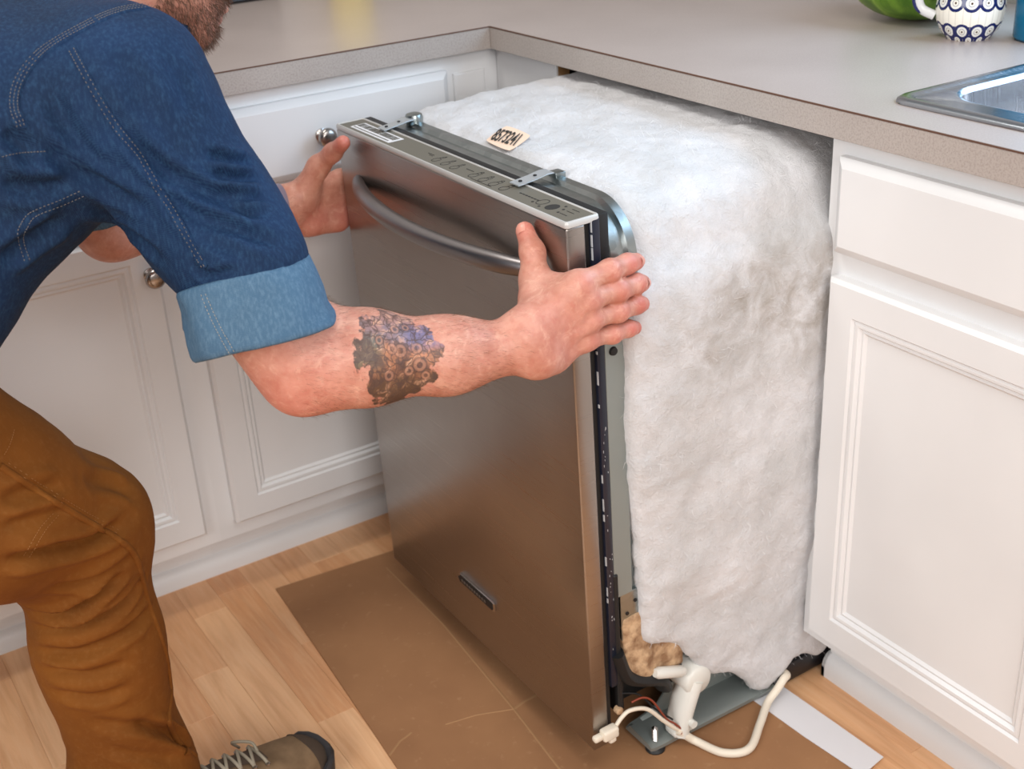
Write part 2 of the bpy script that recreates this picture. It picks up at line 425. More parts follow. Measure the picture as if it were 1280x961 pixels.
co = np.array([v.co[:] for v in me.vertices]); ang = (np.arctan2(co[:, 1], co[:, 0]) - math.radians(40)) % (2 * math.pi)
set_attr(me, 'pu', ang / (2 * math.pi)); set_attr(me, 'pv', co[:, 2])
rad = np.hypot(co[:, 0], co[:, 1])
for i, v in enumerate(me.vertices):
    if .022 < v.co.z < .05 and rad[i] > .046:
        k = 1 - .012 * (1 - abs(math.sin(ang[i] * 14)))
        v.co.x *= k; v.co.y *= k
add('jug_body', me, M['jug'], r)
hp = catmull([(-.026, .030, .088), (-.040, .046, .086), (-.049, .056, .066), (-.046, .052, .043), (-.034, .036, .032)], 8)
MB().tube(hp, .0055, 10, flat=1.3).obj('handle', simple('jug_white', srgb(214, 214, 214), .15), r, 60)
MB().tube([p + Vector((-.0035, .0035, 0)) for p in hp], .0042, 8).obj('handle_stripe', simple('jug_navy', NAVY, .15), r, 60)
# green melon
m = Mat('melon_rind', srgb(96, 140, 40), .32); v = m.coord('Object', (1, 1, .55))
c = m.ramp(m.noise(v, 16, 5, .6, 1.5), [(.38, srgb(70, 112, 22)), (.56, srgb(112, 152, 44)), (.7, srgb(160, 186, 92))]); m.col(c); M['melon'] = m.m
r = empty('green_melon', (.503, -.477, .914)); setp(r, 'round mottled green melon lying beside the patterned mug', 'melon')
pr_ = [(.001, .0)] + [(.115 * math.sin(a) ** .92, .088 - .088 * math.cos(a)) for a in np.linspace(.1, 3.04, 26)] + [(.001, .176)]
b = MB(); b.lathe(pr_, (0, 0, 0), 'Z', 48); me = b.mesh('rind', 60)
for v_ in me.vertices:
    a = math.atan2(v_.co.y, v_.co.x); k = 1 + .012 * math.cos(10 * a); v_.co.x *= k; v_.co.y *= k
add('rind', me, M['melon'], r)
MB().tube([(0, 0, .172), (.003, .002, .186), (.009, .003, .196)], [.006, .004, .005], 8).obj('stem', M['raw_board'], r)
# blue canister
r = empty('blue_canister', (.500, -.722, .914)); setp(r, 'plain turquoise blue canister beside the patterned mug', 'canister')
simple('teal', srgb(0, 104, 142), .25); simple('teal_dark', srgb(8, 50, 70), .35)
MB().lathe([(.001, .003), (.046, .003), (.0475, .005), (.0475, .14), (.045, .144), (.001, .144)], n=48).obj('canister_body', M['teal'], r, 50)
MB().lathe([(.001, 0), (.0445, 0), (.0455, .003), (.001, .003)], n=48).obj('foot_ring', M['teal_dark'], r, 50)
MB().lathe([(.001, .144), (.046, .144), (.047, .148), (.047, .162), (.044, .166), (.001, .167)], n=48).obj('lid', M['teal'], r, 50)
# yellow bottle at the back whose reflection shows in the laminate
r = empty('yellow_canister', (.028, .585, .914)); setp(r, 'yellow canister standing at the back of the worktop', 'canister')
simple('yellow_glaze', srgb(244, 214, 60), .3)
MB().lathe([(.001, 0), (.044, 0), (.046, .004), (.046, .15), (.043, .156), (.001, .156)], n=40).obj('canister_body', M['yellow_glaze'], r, 50)
MB().lathe([(.001, .156), (.045, .156), (.045, .17), (.042, .174), (.001, .175)], n=40).obj('lid', M['yellow_glaze'], r, 50)
# black tray leaning on the back wall
r = empty('black_tray', (-.30, .60, .914)); setp(r, 'black tray standing against the wall behind the man', 'tray')
b = MB(); tr = Matrix.Rotation(math.radians(-10), 3, 'X')
b.loft([[tr @ Vector((a, d, c + .15)) for a, c in rrect(w, h, .02)] for w, h, d in ((.36, .30, 0), (.36, .30, -.004), (.352, .292, -.012), (.345, .285, -.012), (.325, .265, -.003))])
b.obj('tray_body', M['black_plastic'], r)

# ================================================================== signed distance modelling
def cone(P, a, b, ra, rb):
    a = np.asarray(a, float); b = np.asarray(b, float); ba = b - a; l2 = ba @ ba
    if l2 < 1e-9: return np.linalg.norm(P - a, axis=1) - max(ra, rb)
    rr = ra - rb; a2 = l2 - rr * rr; il2 = 1 / l2
    pa = P - a; y = pa @ ba; z = y - l2
    q = pa * l2 - y[:, None] * ba; x2 = np.einsum('ij,ij->i', q, q)
    y2 = y * y * l2; z2 = z * z * l2; k = np.sign(rr) * rr * rr * x2
    d = (np.sqrt(np.maximum(x2 * a2 * il2, 0)) + y * rr) * il2 - ra
    c2 = np.sign(y) * a2 * y2 < k; d = np.where(c2, np.sqrt(x2 + y2) * il2 - ra, d)
    c1 = np.sign(z) * a2 * z2 > k; d = np.where(c1, np.sqrt(x2 + z2) * il2 - rb, d)
    return d
def ell(P, c, r, Rm=None):
    q = P - np.asarray(c, float)
    if Rm is not None: q = q @ Rm
    r = np.asarray(r, float); k0 = np.linalg.norm(q / r, axis=1); k1 = np.linalg.norm(q / (r * r), axis=1)
    return k0 * (k0 - 1) / np.maximum(k1, 1e-9)
def smin(a, b, k):
    h = np.maximum(k - np.abs(a - b), 0) / k
    return np.minimum(a, b) - h * h * k * .25
def smax(a, b, k): return -smin(-a, -b, k)
def rbox(P, lo, hi, r):
    lo = np.asarray(lo, float); hi = np.asarray(hi, float)
    q = np.abs(P - (lo + hi) / 2) - (hi - lo) / 2 + r
    return np.linalg.norm(np.maximum(q, 0), axis=1) + np.minimum(q.max(axis=1), 0) - r
def chain(P, pts, k):
    d = None
    for (a, ra), (b, rb) in zip(pts, pts[1:]):
        e = cone(P, a, b, ra, rb); d = e if d is None else smin(d, e, k)
    return d
def surf(fn, lo, hi, h, B=12):
    """naive surface nets, evaluated only in blocks near the surface; returns verts, quads"""
    lo = np.asarray(lo, float); n = np.ceil((np.asarray(hi) - lo) / h / B).astype(int); N = n * B + 1
    D = np.empty(tuple(N), np.float32)
    bi = np.stack(np.meshgrid(*[np.arange(k) for k in n], indexing='ij'), -1).reshape(-1, 3)
    cen = lo + (bi * B + B / 2) * h; dc = fn(cen)
    act = np.abs(dc) < B * h * .9 + .012
    big = np.where(dc < 0, -1.0, 1.0).reshape(tuple(n)); rep = np.repeat(np.repeat(np.repeat(big, B, 0), B, 1), B, 2)
    D[:-1, :-1, :-1] = rep; D[-1] = 1; D[:, -1] = 1; D[:, :, -1] = 1
    off = np.stack(np.meshgrid(*[np.arange(B + 1)] * 3, indexing='ij'), -1).reshape(-1, 3)
    A = bi[act]
    for s in range(0, len(A), 64):
        blk = A[s:s + 64]; idx = (blk[:, None, :] * B + off[None]).reshape(-1, 3)
        D[idx[:, 0], idx[:, 1], idx[:, 2]] = fn(lo + idx * h)
    S = D < 0
    c = np.zeros(tuple(N - 1), np.int8)
    for dx in (0, 1):
        for dy in (0, 1):
            for dz in (0, 1): c += S[dx:N[0] - 1 + dx, dy:N[1] - 1 + dy, dz:N[2] - 1 + dz]
    cells = np.argwhere((c > 0) & (c < 8)); idn = np.full(tuple(N - 1), -1, np.int32)
    idn[cells[:, 0], cells[:, 1], cells[:, 2]] = np.arange(len(cells))
    corner = np.array([(x, y, z) for x in (0, 1) for y in (0, 1) for z in (0, 1)])
    val = np.stack([D[cells[:, 0] + q[0], cells[:, 1] + q[1], cells[:, 2] + q[2]] for q in corner], 1)
    acc = np.zeros((len(cells), 3)); cnt = np.zeros(len(cells))
    for i in range(8):
        for j in range(i + 1, 8):
            if np.abs(corner[i] - corner[j]).sum() == 1:
                x = (val[:, i] < 0) != (val[:, j] < 0); t = np.where(x, val[:, i] / np.where(x, val[:, i] - val[:, j], 1), 0)
                acc += np.where(x[:, None], corner[i] + t[:, None] * (corner[j] - corner[i]), 0); cnt += x
    V = lo + (cells + acc / cnt[:, None]) * h
    F = []
    for ax in range(3):
        u, w = [(1, 2), (2, 0), (0, 1)][ax]
        s0 = [slice(1, -1)] * 3; s0[ax] = slice(0, -1); s1 = list(s0); s1[ax] = slice(1, None)
        a = S[tuple(s0)]; b = S[tuple(s1)]
        e = np.argwhere(a != b); flip = a[e[:, 0], e[:, 1], e[:, 2]]
        o = np.ones(3, int); o[ax] = 0; e = e + o
        def cell(du, dw):
            q = e.copy(); q[:, u] += du; q[:, w] += dw
            return idn[q[:, 0], q[:, 1], q[:, 2]]
        q = np.stack([cell(-1, -1), cell(0, -1), cell(0, 0), cell(-1, 0)], 1)
        F.append(np.where(flip[:, None], q, q[:, ::-1]))
    F = np.concatenate(F); F = F[(F >= 0).all(1)]
    return V, F
def np_mesh(name, V, F, smooth=True):
    me = bpy.data.meshes.new(name)
    me.vertices.add(len(V)); me.vertices.foreach_set('co', np.ascontiguousarray(V, dtype=np.float32).ravel())
    me.loops.add(len(F) * 4); me.loops.foreach_set('vertex_index', np.ascontiguousarray(F, dtype=np.int32).ravel())
    me.polygons.add(len(F)); me.polygons.foreach_set('loop_start', np.arange(len(F), dtype=np.int32) * 4)
    me.update(calc_edges=True); me.validate()
    if smooth: me.polygons.foreach_set('use_smooth', [True] * len(me.polygons))
    return me
def vnormals(V, F):
    n = np.cross(V[F[:, 2]] - V[F[:, 0]], V[F[:, 3]] - V[F[:, 1]]); N = np.zeros_like(V)
    for i in range(4): np.add.at(N, F[:, i], n)
    return N / np.maximum(np.linalg.norm(N, axis=1), 1e-12)[:, None]
def relax(V, F, it=2, lam=.5):
    E = np.concatenate([F[:, [0, 1]], F[:, [1, 2]], F[:, [2, 3]], F[:, [3, 0]]])
    for _ in range(it):
        acc = np.zeros_like(V); cnt = np.zeros(len(V))
        np.add.at(acc, E[:, 0], V[E[:, 1]]); np.add.at(acc, E[:, 1], V[E[:, 0]]); np.add.at(cnt, E[:, 0], 1); np.add.at(cnt, E[:, 1], 1)
        V = V + lam * (acc / np.maximum(cnt, 1)[:, None] - V)
    return V
def fbm(V, scale, octv=4, seed=0.0):
    return np.array([noise.fractal(Vector((p[0] * scale + seed, p[1] * scale, p[2] * scale)), 1.0, 2.0, octv) for p in V])

# ================================================================== THE DISHWASHER (own frame: x into the gap, y across, z up)
DW = empty('dishwasher', (-.3538, -.4499, 0), (0, -.0231, -.0088))
setp(DW, 'stainless steel dishwasher wrapped in white insulation being pulled from its gap', 'dishwasher')
HW = .3015
dp = MB().box(0, .026, -HW, HW, .060, .8340, .0022, 3).obj('door_panel', M['stainless'], DW, 30)
MB().box(.0255, .034, -.297, .297, .07, .832).obj('door_core', M['rubber'], DW)
MB().box(.034, .047, -.3025, .3025, .155, .838, .003, 2).obj('inner_door', M['navy_plastic'], DW)
MB().box(.0465, .0605, -.293, .293, .10, .76).box(.0465, .0605, -.300, .3035, .745, .8405, .002, 2).obj('door_gasket', M['rubber'], DW)
MB().box(.0462, .0760, -.3015, -.2940, .300, .752, .001, 1).obj('side_flange', M['zinc_dull'], DW)
# white residue along the seam on the near side
g = MB(); rg = random.Random(3); z = .30
while z < .83:
    L = rg.uniform(.003, .020); w = rg.uniform(.00005, .0003)
    if rg.random() < .55: g.box(.0342 - w, .0346 + w, -.3027, -.300, z, z + L)
    z += L + rg.uniform(.001, .006)
for _ in range(26):
    z = rg.uniform(.2, .6); x = rg.uniform(.037, .044); g.box(x, x + rg.uniform(.0003, .0008), -.3028, -.302, z, z + rg.uniform(.001, .004))
setp(g.obj('seam_residue', M['white_gunk'], DW), kind='stuff')
# control console on the top edge of the door
con = MB(); 
con.loft([[Vector((a + .0235, b2, zz)) for a, b2 in rrect(w, h, rr_, 4)] for w, h, rr_, zz in ((.047, .6035, .004, .8343), (.0482, .6045, .005, .837), (.047, .603, .004, .8405), (.0450, .6010, .003, .8418), (.0415, .5970, .003, .8418), (.0395, .595, .003, .8405))])
con = con.obj('console', M['bezel_grey'], DW, 40)
ZT = .8411
MB().loft([[Vector((a + .0238, b2, zz)) for a, b2 in rrect(.040, .595, .003, 4)] for zz in (.838, .8408)]).obj('control_plate', M['console_grey'], con, 40)
def ring_at(mb, x, y, r, t=.0007, sq=1.25, z=ZT, n=18):
    mb.loft([[Vector((x + rr_ * sq * math.cos(2 * math.pi * k / n), y + rr_ * math.sin(2 * math.pi * k / n), zz)) for k in range(n)] for rr_, zz in ((r - t, z - .0004), (r - t, z), (r, z), (r, z - .0004))], False, False)
def dash(mb, x, y, lx, ly, z=ZT): mb.box(x - lx / 2, x + lx / 2, y - ly / 2, y + ly / 2, z - .0005, z)
pb = MB()
for i in range(3):
    y = .028 - i * .024; ring_at(pb, .0185, y, .0060); dash(pb, .0285, y + .003, .009, .0008); dash(pb, .0300, y - .001, .006, .0007); ring_at(pb, .0335, y, .0016, .0006)
dash(pb, .0265, .056, .0012, .016); dash(pb, .0232, .051, .0008, .010)
for i in range(4):
    y = -.068 - i * .0245; ring_at(pb, .0185, y, .0062); dash(pb, .0285, y + .003, .009, .0008); ring_at(pb, .0325, y, .0022, .0007); dash(pb, .0275, y - .004, .005, .0007)
dash(pb, .0270, -.046, .0012, .018); dash(pb, .0100, -.10, .0008, .05)
for i in range(7): dash(pb, .0235, -.172 - i * .0062, .0022, .0044)
ring_at(pb, .0240, -.2190, .0075, .0008); ring_at(pb, .0220, -.2420, .0085, .0085, 1.15)
for x, y in ((.016, -.209), (.0125, -.228), (.0345, -.252), (.0265, -.2585), (.0165, -.262)): ring_at(pb, x, y, .0019, .0019, 1.0, n=10)
for x in (.0345, .0265, .0165): dash(pb, x, -.2725, .0009, .014)
setp(pb.obj('control_markings', M['ink'], con), kind='stuff')
lb = MB()
lb.box(.010, .035, .150, .272, .8405, .8412); lab = lb.obj('barcode_label', M['white_label'], con)
bc = MB(); y = .268; rb = random.Random(5)
while y > .156:
    w = rb.choice([.0008, .0012, .002]); dash(bc, .026, y, .012, w, .8416); y -= w + rb.choice([.0010, .0016, .0022])
for i in range(22): dash(bc, .0145, .266 - i * .005, .0022, .0032, .8416)
bc.obj('barcode_print', M['ink_soft'], lab)
# bowed handle
hb = MB(); pts = []; rad = []
for i in range(41):
    t = -1 + 2 * i / 40; y = .004 - t * .246; bow = (1 - t ** 2) ** .8
    pts.append((.004 - .052 * bow, y, .766)); rad.append(.0078 + .0036 * min(1, bow * 2))
hb.tube(pts, rad, 16, flat=1.15).obj('handle', M['handle_metal'], DW, 60)
# badge
bd = MB(); bp = [(.056, .0), (.05, -.0075), (-.054, -.0075), (-.057, -.005), (-.057, .0075), (-.05, .0085), (.045, .0085)]
def bdg(s, x): return [Vector((x - .002 * (1 - (a / .06) ** 2), a * s, .1635 + b2 * s)) for a, b2 in bp]
b0 = bd.loft([bdg(1, .001), bdg(1, -.0028), bdg(.96, -.0035)]).obj('badge', M['chrome'], DW)
MB().loft([bdg(.93, -.003), bdg(.92, -.0042)]).obj('badge_face', M['rubber'], b0)
bl = MB()
for i in range(10): bl.box(-.0062, -.0052, .034 - i * .0075, .038 - i * .0075, .1615, .1655)
bl.obj('badge_lettering', simple('badge_silver', srgb(120, 112, 104), .4, .6), b0)
# tub collar: galvanised arch behind the door
def arch(hw, top, r, x, n=10):
    out = [Vector((x, -hw, .295))]
    for k in range(n + 1):
        a = math.pi - math.pi / 2 * k / n; out.append(Vector((x, -hw + r + r * math.cos(a), top - r + r * math.sin(a))))
    for k in range(n + 1):
        a = math.pi / 2 - math.pi / 2 * k / n; out.append(Vector((x, hw - r + r * math.cos(a), top - r + r * math.sin(a))))
    out.append(Vector((x, hw, .295))); return out
co = MB(); co.loft([arch(.288, .826, .060, .058), arch(.2885, .8265, .060, .0605), arch(.298, .836, .066, .062), arch(.2995, .838, .067, .064), arch(.2995, .838, .067, .074), arch(.296, .835, .066, .076), arch(.296, .835, .066, .084), arch(.3005, .840, .068, .088), arch(.3005, .840, .068, .100)])
collar = co.obj('tub_collar', M['galv'], DW, 35)
MB().lathe([(.009, 0), (.009, -.002), (.006, -.003), (.005, -.006), (.001, -.0065)], (.0585, -.2985, .664), 'Y', 16).obj('screw', M['rubber'], collar)
for zz in (.62, .60, .345, .33): MB().box(.0622, .0642, -.3006, -.299, zz, zz + .003).obj('rivet', M['white_gunk'], collar)
MB().box(.056, .092, -.301, -.292, .225, .302, .001, 1).obj('hinge_plate', M['galv'], DW)
for x, zz in ((.066, .268), (.074, .246), (.080, .284)): MB().lathe([(.0028, 0), (.0028, -.0012), (.001, -.0013)], (x, -.3008, zz), 'Y', 10).obj('plate_hole', M['rubber'], DW)
# mounting brackets
def bracket(y, dy, kind):
    b = MB(); w = .0105
    mid = [(.030, .8440), (.040, .8442), (.060, .8452), (.078, .8470), (.088, .8460)]
    L = []; 
    for x, z in mid:
        ww = w * (1.25 if (x > .07 and kind) else 1.0); yy = y + dy * (x - .03) / .06
        L.append([Vector((x, yy - ww, z)), Vector((x, yy + ww, z)), Vector((x, yy + ww, z + .0014)), Vector((x, yy - ww, z + .0014))])
    b.loft(L); br = b.obj('bracket', M['zinc_strap'], DW, 30)
    for x in (.040, .064):
        yy = y + dy * (x - .03) / .06; MB().lathe([(.0024, .8445 + (x - .04) * .05), (.0024, .8471 + (x - .04) * .04), (.0002, .8471 + (x - .04) * .04)], (x, yy, 0), 'Z', 10).obj('bracket_hole', M['rubber'], br)
    if kind:
        MB().lathe([(.013, .836), (.014, .846), (.012, .851), (.006, .853), (.001, .853)], (.094, y + dy * 1.1, 0), 'Z', 18).obj('bracket_boss', M['galv'], br)
    else:
        MB().box(.088, .104, y + dy - .014, y + dy + .004, .838, .8465, .002, 2).obj('bracket_tab', M['galv'], br)
bracket(.210, .016, 1); bracket(-.147, .008, 0)
# tub and base hidden in the wrap
MB().box(.10, .58, -.272, .272, .20, .80, .02, 2).obj('tub', M['black_plastic'], DW)
MB().box(.06, .10, -.25, .25, .10, .30).obj('front_apron', M['rubber'], DW)
MB().box(.10, .56, -.22, .22, .03, .20, .01, 1).obj('motor_housing', M['rubber'], DW)
rail = MB()
rail.loft([[Vector((x, y, z)) for y, z in ((-.309, zb), (-.309, zb + .006), (-.300, zb + .010), (-.258, zb + .013), (-.252, zt), (-.249, zt), (-.249, zb))] for x, zb, zt in ((.094, .012, .016), (.102, .009, .020), (.118, .008, .022), (.150, .008, .030), (.175, .007, .058), (.205, .006, .068), (.335, .003, .070))])
rail = rail.obj('base_rail', M['zinc_dull'], DW, 25)
for x in (.232, .285): MB().loft([[Vector((x + a, -.2555 - .0008 * s + .0004, .048 + b2)) for a, b2 in rrect(.018, .009, .0044, 4)] for s in (0, 1)]).obj('rail_slot', M['rubber'], rail)
MB().box(.335, .56, -.306, -.25, -.004, .034, .008, 2).obj('base_runner', M['black_plastic'], DW)
MB().box(.06, .56, .25, .306, .0, .03, .008, 2).obj('base_runner', M['black_plastic'], DW)
ft = MB().lathe([(.001, -.0022), (.014, -.0022), (.015, .004), (.012, .008), (.006, .009), (.001, .009)], (.110, -.298, 0), 'Z', 20).obj('levelling_foot', M['rubber'], DW)
thr = [(.0001, .006)] + [(.0046 if k % 2 else .0036, .008 + .0013 * k) for k in range(26)] + [(.0001, .044)]
MB().lathe(thr, (.110, -.298, 0), 'Z', 14).obj('bolt', M['chrome'], ft, 20)
ft = MB().lathe([(.001, -.0022), (.014, -.0022), (.015, .004), (.012, .008), (.001, .009)], (.110, .285, 0), 'Z', 20).obj('levelling_foot', M['rubber'], DW)
# hinge link, spring sleeve, pad and dark hinge arm
wl = MB(); wl.tube(catmull([(.146, -.304, .020), (.153, -.304, .05), (.165, -.302, .08), (.176, -.300, .102)], 6), [.021 + .002 * i / 18 for i in range(19)], 14, flat=.7)
wl.lathe([(.001, -.026), (.020, -.026), (.024, -.022), (.024, .018), (.001, .018)], (.178, -.292, .104), 'Y', 24)
wl.box(.132, .172, -.318, -.292, .020, .032, .004, 2)
link = wl.obj('hinge_link', M['white_plastic'], DW, 50)
MB().lathe([(.001, -.014), (.006, -.014), (.006, .0), (.001, .0)], (.156, -.318, .045), 'Y', 12).obj('link_pin', M['white_plastic'], link)
MB().tube([(.104, -.309, .1515), (.110, -.309, .1490), (.150, -.309, .132), (.156, -.309, .129)], [.006, .0088, .0088, .006], 14).obj('spring_sleeve', M['white_plastic'], DW, 60)
MB().tube([(.09, -.29, .155), (.17, -.29, .12)], .004, 8).obj('spring', M['chrome'], DW)
V, F = surf(lambda P: smin(rbox(P, (.056, -.304, .150), (.10, -.285, .262), .006), rbox(P, (.085, -.302, .132), (.165, -.285, .195), .006), .02), (.03, -.33, .1), (.2, -.25, .3), .004)
V += vnormals(V, F) * (fbm(V, 60, 3)[:, None] * .002)
add('insulation_pad', np_mesh('insulation_pad', V, F), M['pad'], DW)
MB().tube(catmull([(.046, -.295, .21), (.060, -.296, .165), (.085, -.297, .145), (.118, -.295, .128), (.135, -.285, .10)], 6), [.018] * 25, 12, flat=.6).obj('hinge_arm', M['rubber'], DW)
MB().box(.044, .052, -.304, -.294, .10, .34, .002, 1).obj('side_gasket', M['rubber'], DW)
MB().lathe([(.001, 0), (.006, 0), (.006, -.008), (.004, -.010), (.001, -.010)], (.044, -.298, .112), 'Y', 12).obj('grommet', M['pad'], DW)
# supply cable
cb = empty('supply_cable', (-.3538, -.4499, 0), (0, -.0231, -.0088)); setp(cb, 'cream supply cable with plug hanging from the bottom corner of the stainless door', 'cable')
CP = catmull([(.138, -.316, .034), (.150, -.320, .020), (.163, -.329, .008), (.180, -.368, .006), (.214, -.384, .006), (.262, -.355, .006), (.300, -.330, .009), (.322, -.327, .022), (.336, -.326, .034), (.346, -.322, .034), (.352, -.308, .028)], 8)
MB().tube(CP, .0062, 12).obj('sheath', M['cable_white'], cb, 60)
MB().tube(catmull([(.030, -.309, .089), (.043, -.310, .104), (.058, -.312, .111), (.085, -.314, .100), (.112, -.316, .066), (.130, -.317, .044), (.142, -.317, .032)], 8), .0031, 10).obj('wire', M['cable_white'], cb, 60)
MB().tube(catmull([(.064, -.306, .118), (.082, -.309, .119), (.098, -.311, .105), (.118, -.314, .066), (.132, -.317, .050), (.142, -.320, .036), (.139, -.322, .030)], 8), .0016, 8).obj('wire', M['wire_red'], cb, 60)
MB().tube(catmull([(.050, -.29, .13), (.08, -.30, .12), (.105, -.305, .085), (.135, -.308, .05)], 8), .0016, 8).obj('wire', M['rubber'], cb, 60)
pg = MB(); pg.box(.008, .034, -.318, -.3025, .080, .098, .004, 3); pg.box(-.006, .010, -.315, -.305, .085, .094, .003, 2); pg.box(.018, .030, -.316, -.304, .072, .082, .003, 2)
pg.obj('plug', M['cable_white'], cb, 40)

# ---------------------------------------------------------------- insulation blanket
def wool(P):
    a = rbox(P, (.090, -.308, .235), (.60, .304, .856), .055)
    s = rbox(P, (.070, -.317, -.10), (.60, -.284, .74), .014)
    x, y, z = P[:, 0], P[:, 1], P[:, 2]
    t = np.clip((x - .096) / .195, 0, 1); zb = .215 - .193 * t + .012 * np.sin(x * 55) + .010 * np.clip((x - .30) / .1, 0, 1)
    s = smax(s, (zb - z) * .72, .02)
    d = smin(a, s, .05)
    d = smax(d, z - .843 - .012 * np.clip((x - .10) / .2, 0, 1), .02)
    d = smax(d, ((z - .857) - (y + .312)) * .707 + .032 + .022 * np.clip((x - .28) / .2, 0, 1), .07)
    # front edge of the wrap drifts back towards the foot
    return smax(d, (.062 + .030 * np.clip((.60 - z) / .5, 0, 1) - x), .02)
V, F = surf(wool, (.03, -.36, -.02), (.64, .34, .90), .0062)
V = relax(V, F, 1, .4); N_ = vnormals(V, F)
n1 = fbm(V, 9, 3); n2 = fbm(V, 34, 4, 5.0); n3 = fbm(V, 95, 3, 9.0)
amp = n1 * .0060 + n2 * .0021 + n3 * .0012
lim = np.where(V[:, 0] > .36, .0030, .012); amp = np.where(N_[:, 1] < -.5, np.minimum(amp, lim), amp)
top = np.where(N_[:, 2] > .5, np.minimum(amp, np.where(V[:, 0] > .33, .004, .009)), amp)
V = V + N_ * (top)[:, None]
me = np_mesh('insulation_blanket', V, F)
zz = V[:, 2]; xx = V[:, 0]
d1 = np.exp(-((zz - .665 - .10 * (xx - .3) + .03 * n1) / .085) ** 2) * np.clip((xx - .06) / .2, .25, 1.0) * (V[:, 1] < -.22)
d2 = np.exp(-((zz - .50) / .16) ** 2) * .14 * (V[:, 1] < -.22) + .22 * np.exp(-((zz - .26) / .08) ** 2) * np.clip((xx - .2) / .15, 0, 1) * (V[:, 1] < -.22)
d3 = (V[:, 2] > .8) * .16 * np.clip(n1 + .3, 0, 1) + np.clip((xx - .40) / .08, 0, .3) * (V[:, 1] < -.22)
set_attr(me, 'dirt', np.clip(d1 * .85 + d2 + d3, 0, 1))
bl_ = add('insulation_blanket', me, M['wool'], DW)
# loose fibres standing off the wrap
N_ = vnormals(V, F); rgn = np.random.RandomState(2); pick = rgn.choice(len(V), 15000); 
pick = pick[(N_[pick, 1] < .3) & (V[pick, 0] < .55)]
P0 = V[pick] - N_[pick] * .001; dirv = N_[pick] * rgn.uniform(.1, .9, (len(pick), 1)) + rgn.normal(0, .8, (len(pick), 3)); dirv /= np.linalg.norm(dirv, axis=1)[:, None]
L = rgn.uniform(.004, .014, (len(pick), 1)); side = np.cross(dirv, rgn.normal(size=(len(pick), 3))); side /= np.linalg.norm(side, axis=1)[:, None]
side *= .0002
mid = P0 + dirv * L * .55 + N_[pick] * .001; tip = P0 + dirv * L + rgn.normal(0, .0015, (len(pick), 3))
FV = np.stack([P0 - side, P0 + side, mid + side * .8, mid - side * .8, tip + side * .2, tip - side * .2], 1).reshape(-1, 3)
k = np.arange(len(pick))[:, None] * 6; FF = np.concatenate([k + np.array([[0, 1, 2, 3]]), k + np.array([[3, 2, 4, 5]])])
setp(add('loose_fibres', np_mesh('loose_fibres', FV, FF, False), M['wool_fibre'], bl_), kind='stuff')
# paper label with number on the wrap
BV = BVHTree.FromPolygons([tuple(p) for p in V], [tuple(f) for f in F])
lb = MB(); NX, NY = 8, 14
gv = []
for j in range(NY + 1):
    row = []
    for i in range(NX + 1):
        p, q = 2 * j / NY - 1, 2 * i / NX - 1; k1 = 1 - .10 * abs(p) ** 3; k2 = 1 - .08 * abs(q) ** 3
        row.append(lb.bm.verts.new((.134 - .003 * p + .027 * q * k1, .030 - .038 * p * k2 + .013 * q * k1, 0)))
    gv.append(row)
for j in range(NY):
    for i in range(NX): lb.bm.faces.new((gv[j][i], gv[j][i + 1], gv[j + 1][i + 1], gv[j + 1][i]))
me = lb.mesh('number_label', 60)
GX = np.array([(x, y, BV.ray_cast(Vector((x, y, 1)), Vector((0, 0, -1)))[0].z) for x in np.linspace(.105, .165, 7) for y in np.linspace(-.02, .08, 9)])
PL = np.linalg.lstsq(np.c_[GX[:, :2], np.ones(len(GX))], GX[:, 2], rcond=None)[0]
PL[2] += np.percentile(GX[:, 2] - np.c_[GX[:, :2], np.ones(len(GX))] @ PL, 98)
def flat_lay(me_, off):
    for v_ in me_.vertices: v_.co.z += PL[0] * v_.co.x + PL[1] * v_.co.y + PL[2] + off
flat_lay(me, .0010); nl = add('number_label', me, M['peach_label'], bl_)
tm = text_mesh('8573241', .037, .0002, .0, .50)
bmt = bmesh.new(); bmt.from_mesh(tm); bmesh.ops.triangulate(bmt, faces=bmt.faces[:]); bmt.to_mesh(tm); bmt.free()
for v_ in tm.vertices:
    a, b2 = v_.co.x, v_.co.y; v_.co = Vector((.132 + b2 * 1.25 + a * .05, .031 - a * .92 + b2 * 1.0, v_.co.z))
flat_lay(tm, .0022); add('printed_number', tm, M['ink'], nl)

# ================================================================== sheet of cardboard and paper strip on the floor
r = empty('cardboard_sheet', (-.30, -.40, 0)); setp(r, 'creased brown cardboard sheet spread on the floor beneath the dishwasher', 'cardboard')
b = MB(); poly = [(-.534, -.027), (-.5535, -.30), (-.5735, -.557), (-.600, -.93), (-.02, -.96), (.002, -.70), (.02, -.06), (-.28, -.05)]
poly = [(x + .30, y + .40) for x, y in poly]
b.loft([[Vector((x, y, .0006)) for x, y in poly], [Vector((x, y, .0042)) for x, y in poly]]); b.obj('board', M['card'], r, 20)
def crease(pts, w=.004):
    b = MB(); pts = [Vector((x + .30, y + .40, .0042)) for x, y in pts]
    L = []
    for i, p in enumerate(pts):
        t = (pts[min(i + 1, len(pts) - 1)] - pts[max(i - 1, 0)]).normalized(); nn = Vector((-t.y, t.x, 0)) * w / 2
        L.append([p + nn, p + Vector((0, 0, .0009)), p - nn])
    b.loft(L, False, False, False); b.obj('crease', M['card_crease'], r, 60)
crease([(-.342, -.090), (-.345, -.30), (-.3665, -.553), (-.383, -.693), (-.40, -.95)])
crease([(-.3665, -.553), (-.345, -.548), (-.30, -.545)], .005)
crease([(-.3665, -.553), (-.42, -.530), (-.47, -.52)], .003)
crease([(-.572, -.53), (-.545, -.512), (-.52, -.505)], .004)
pb = MB()
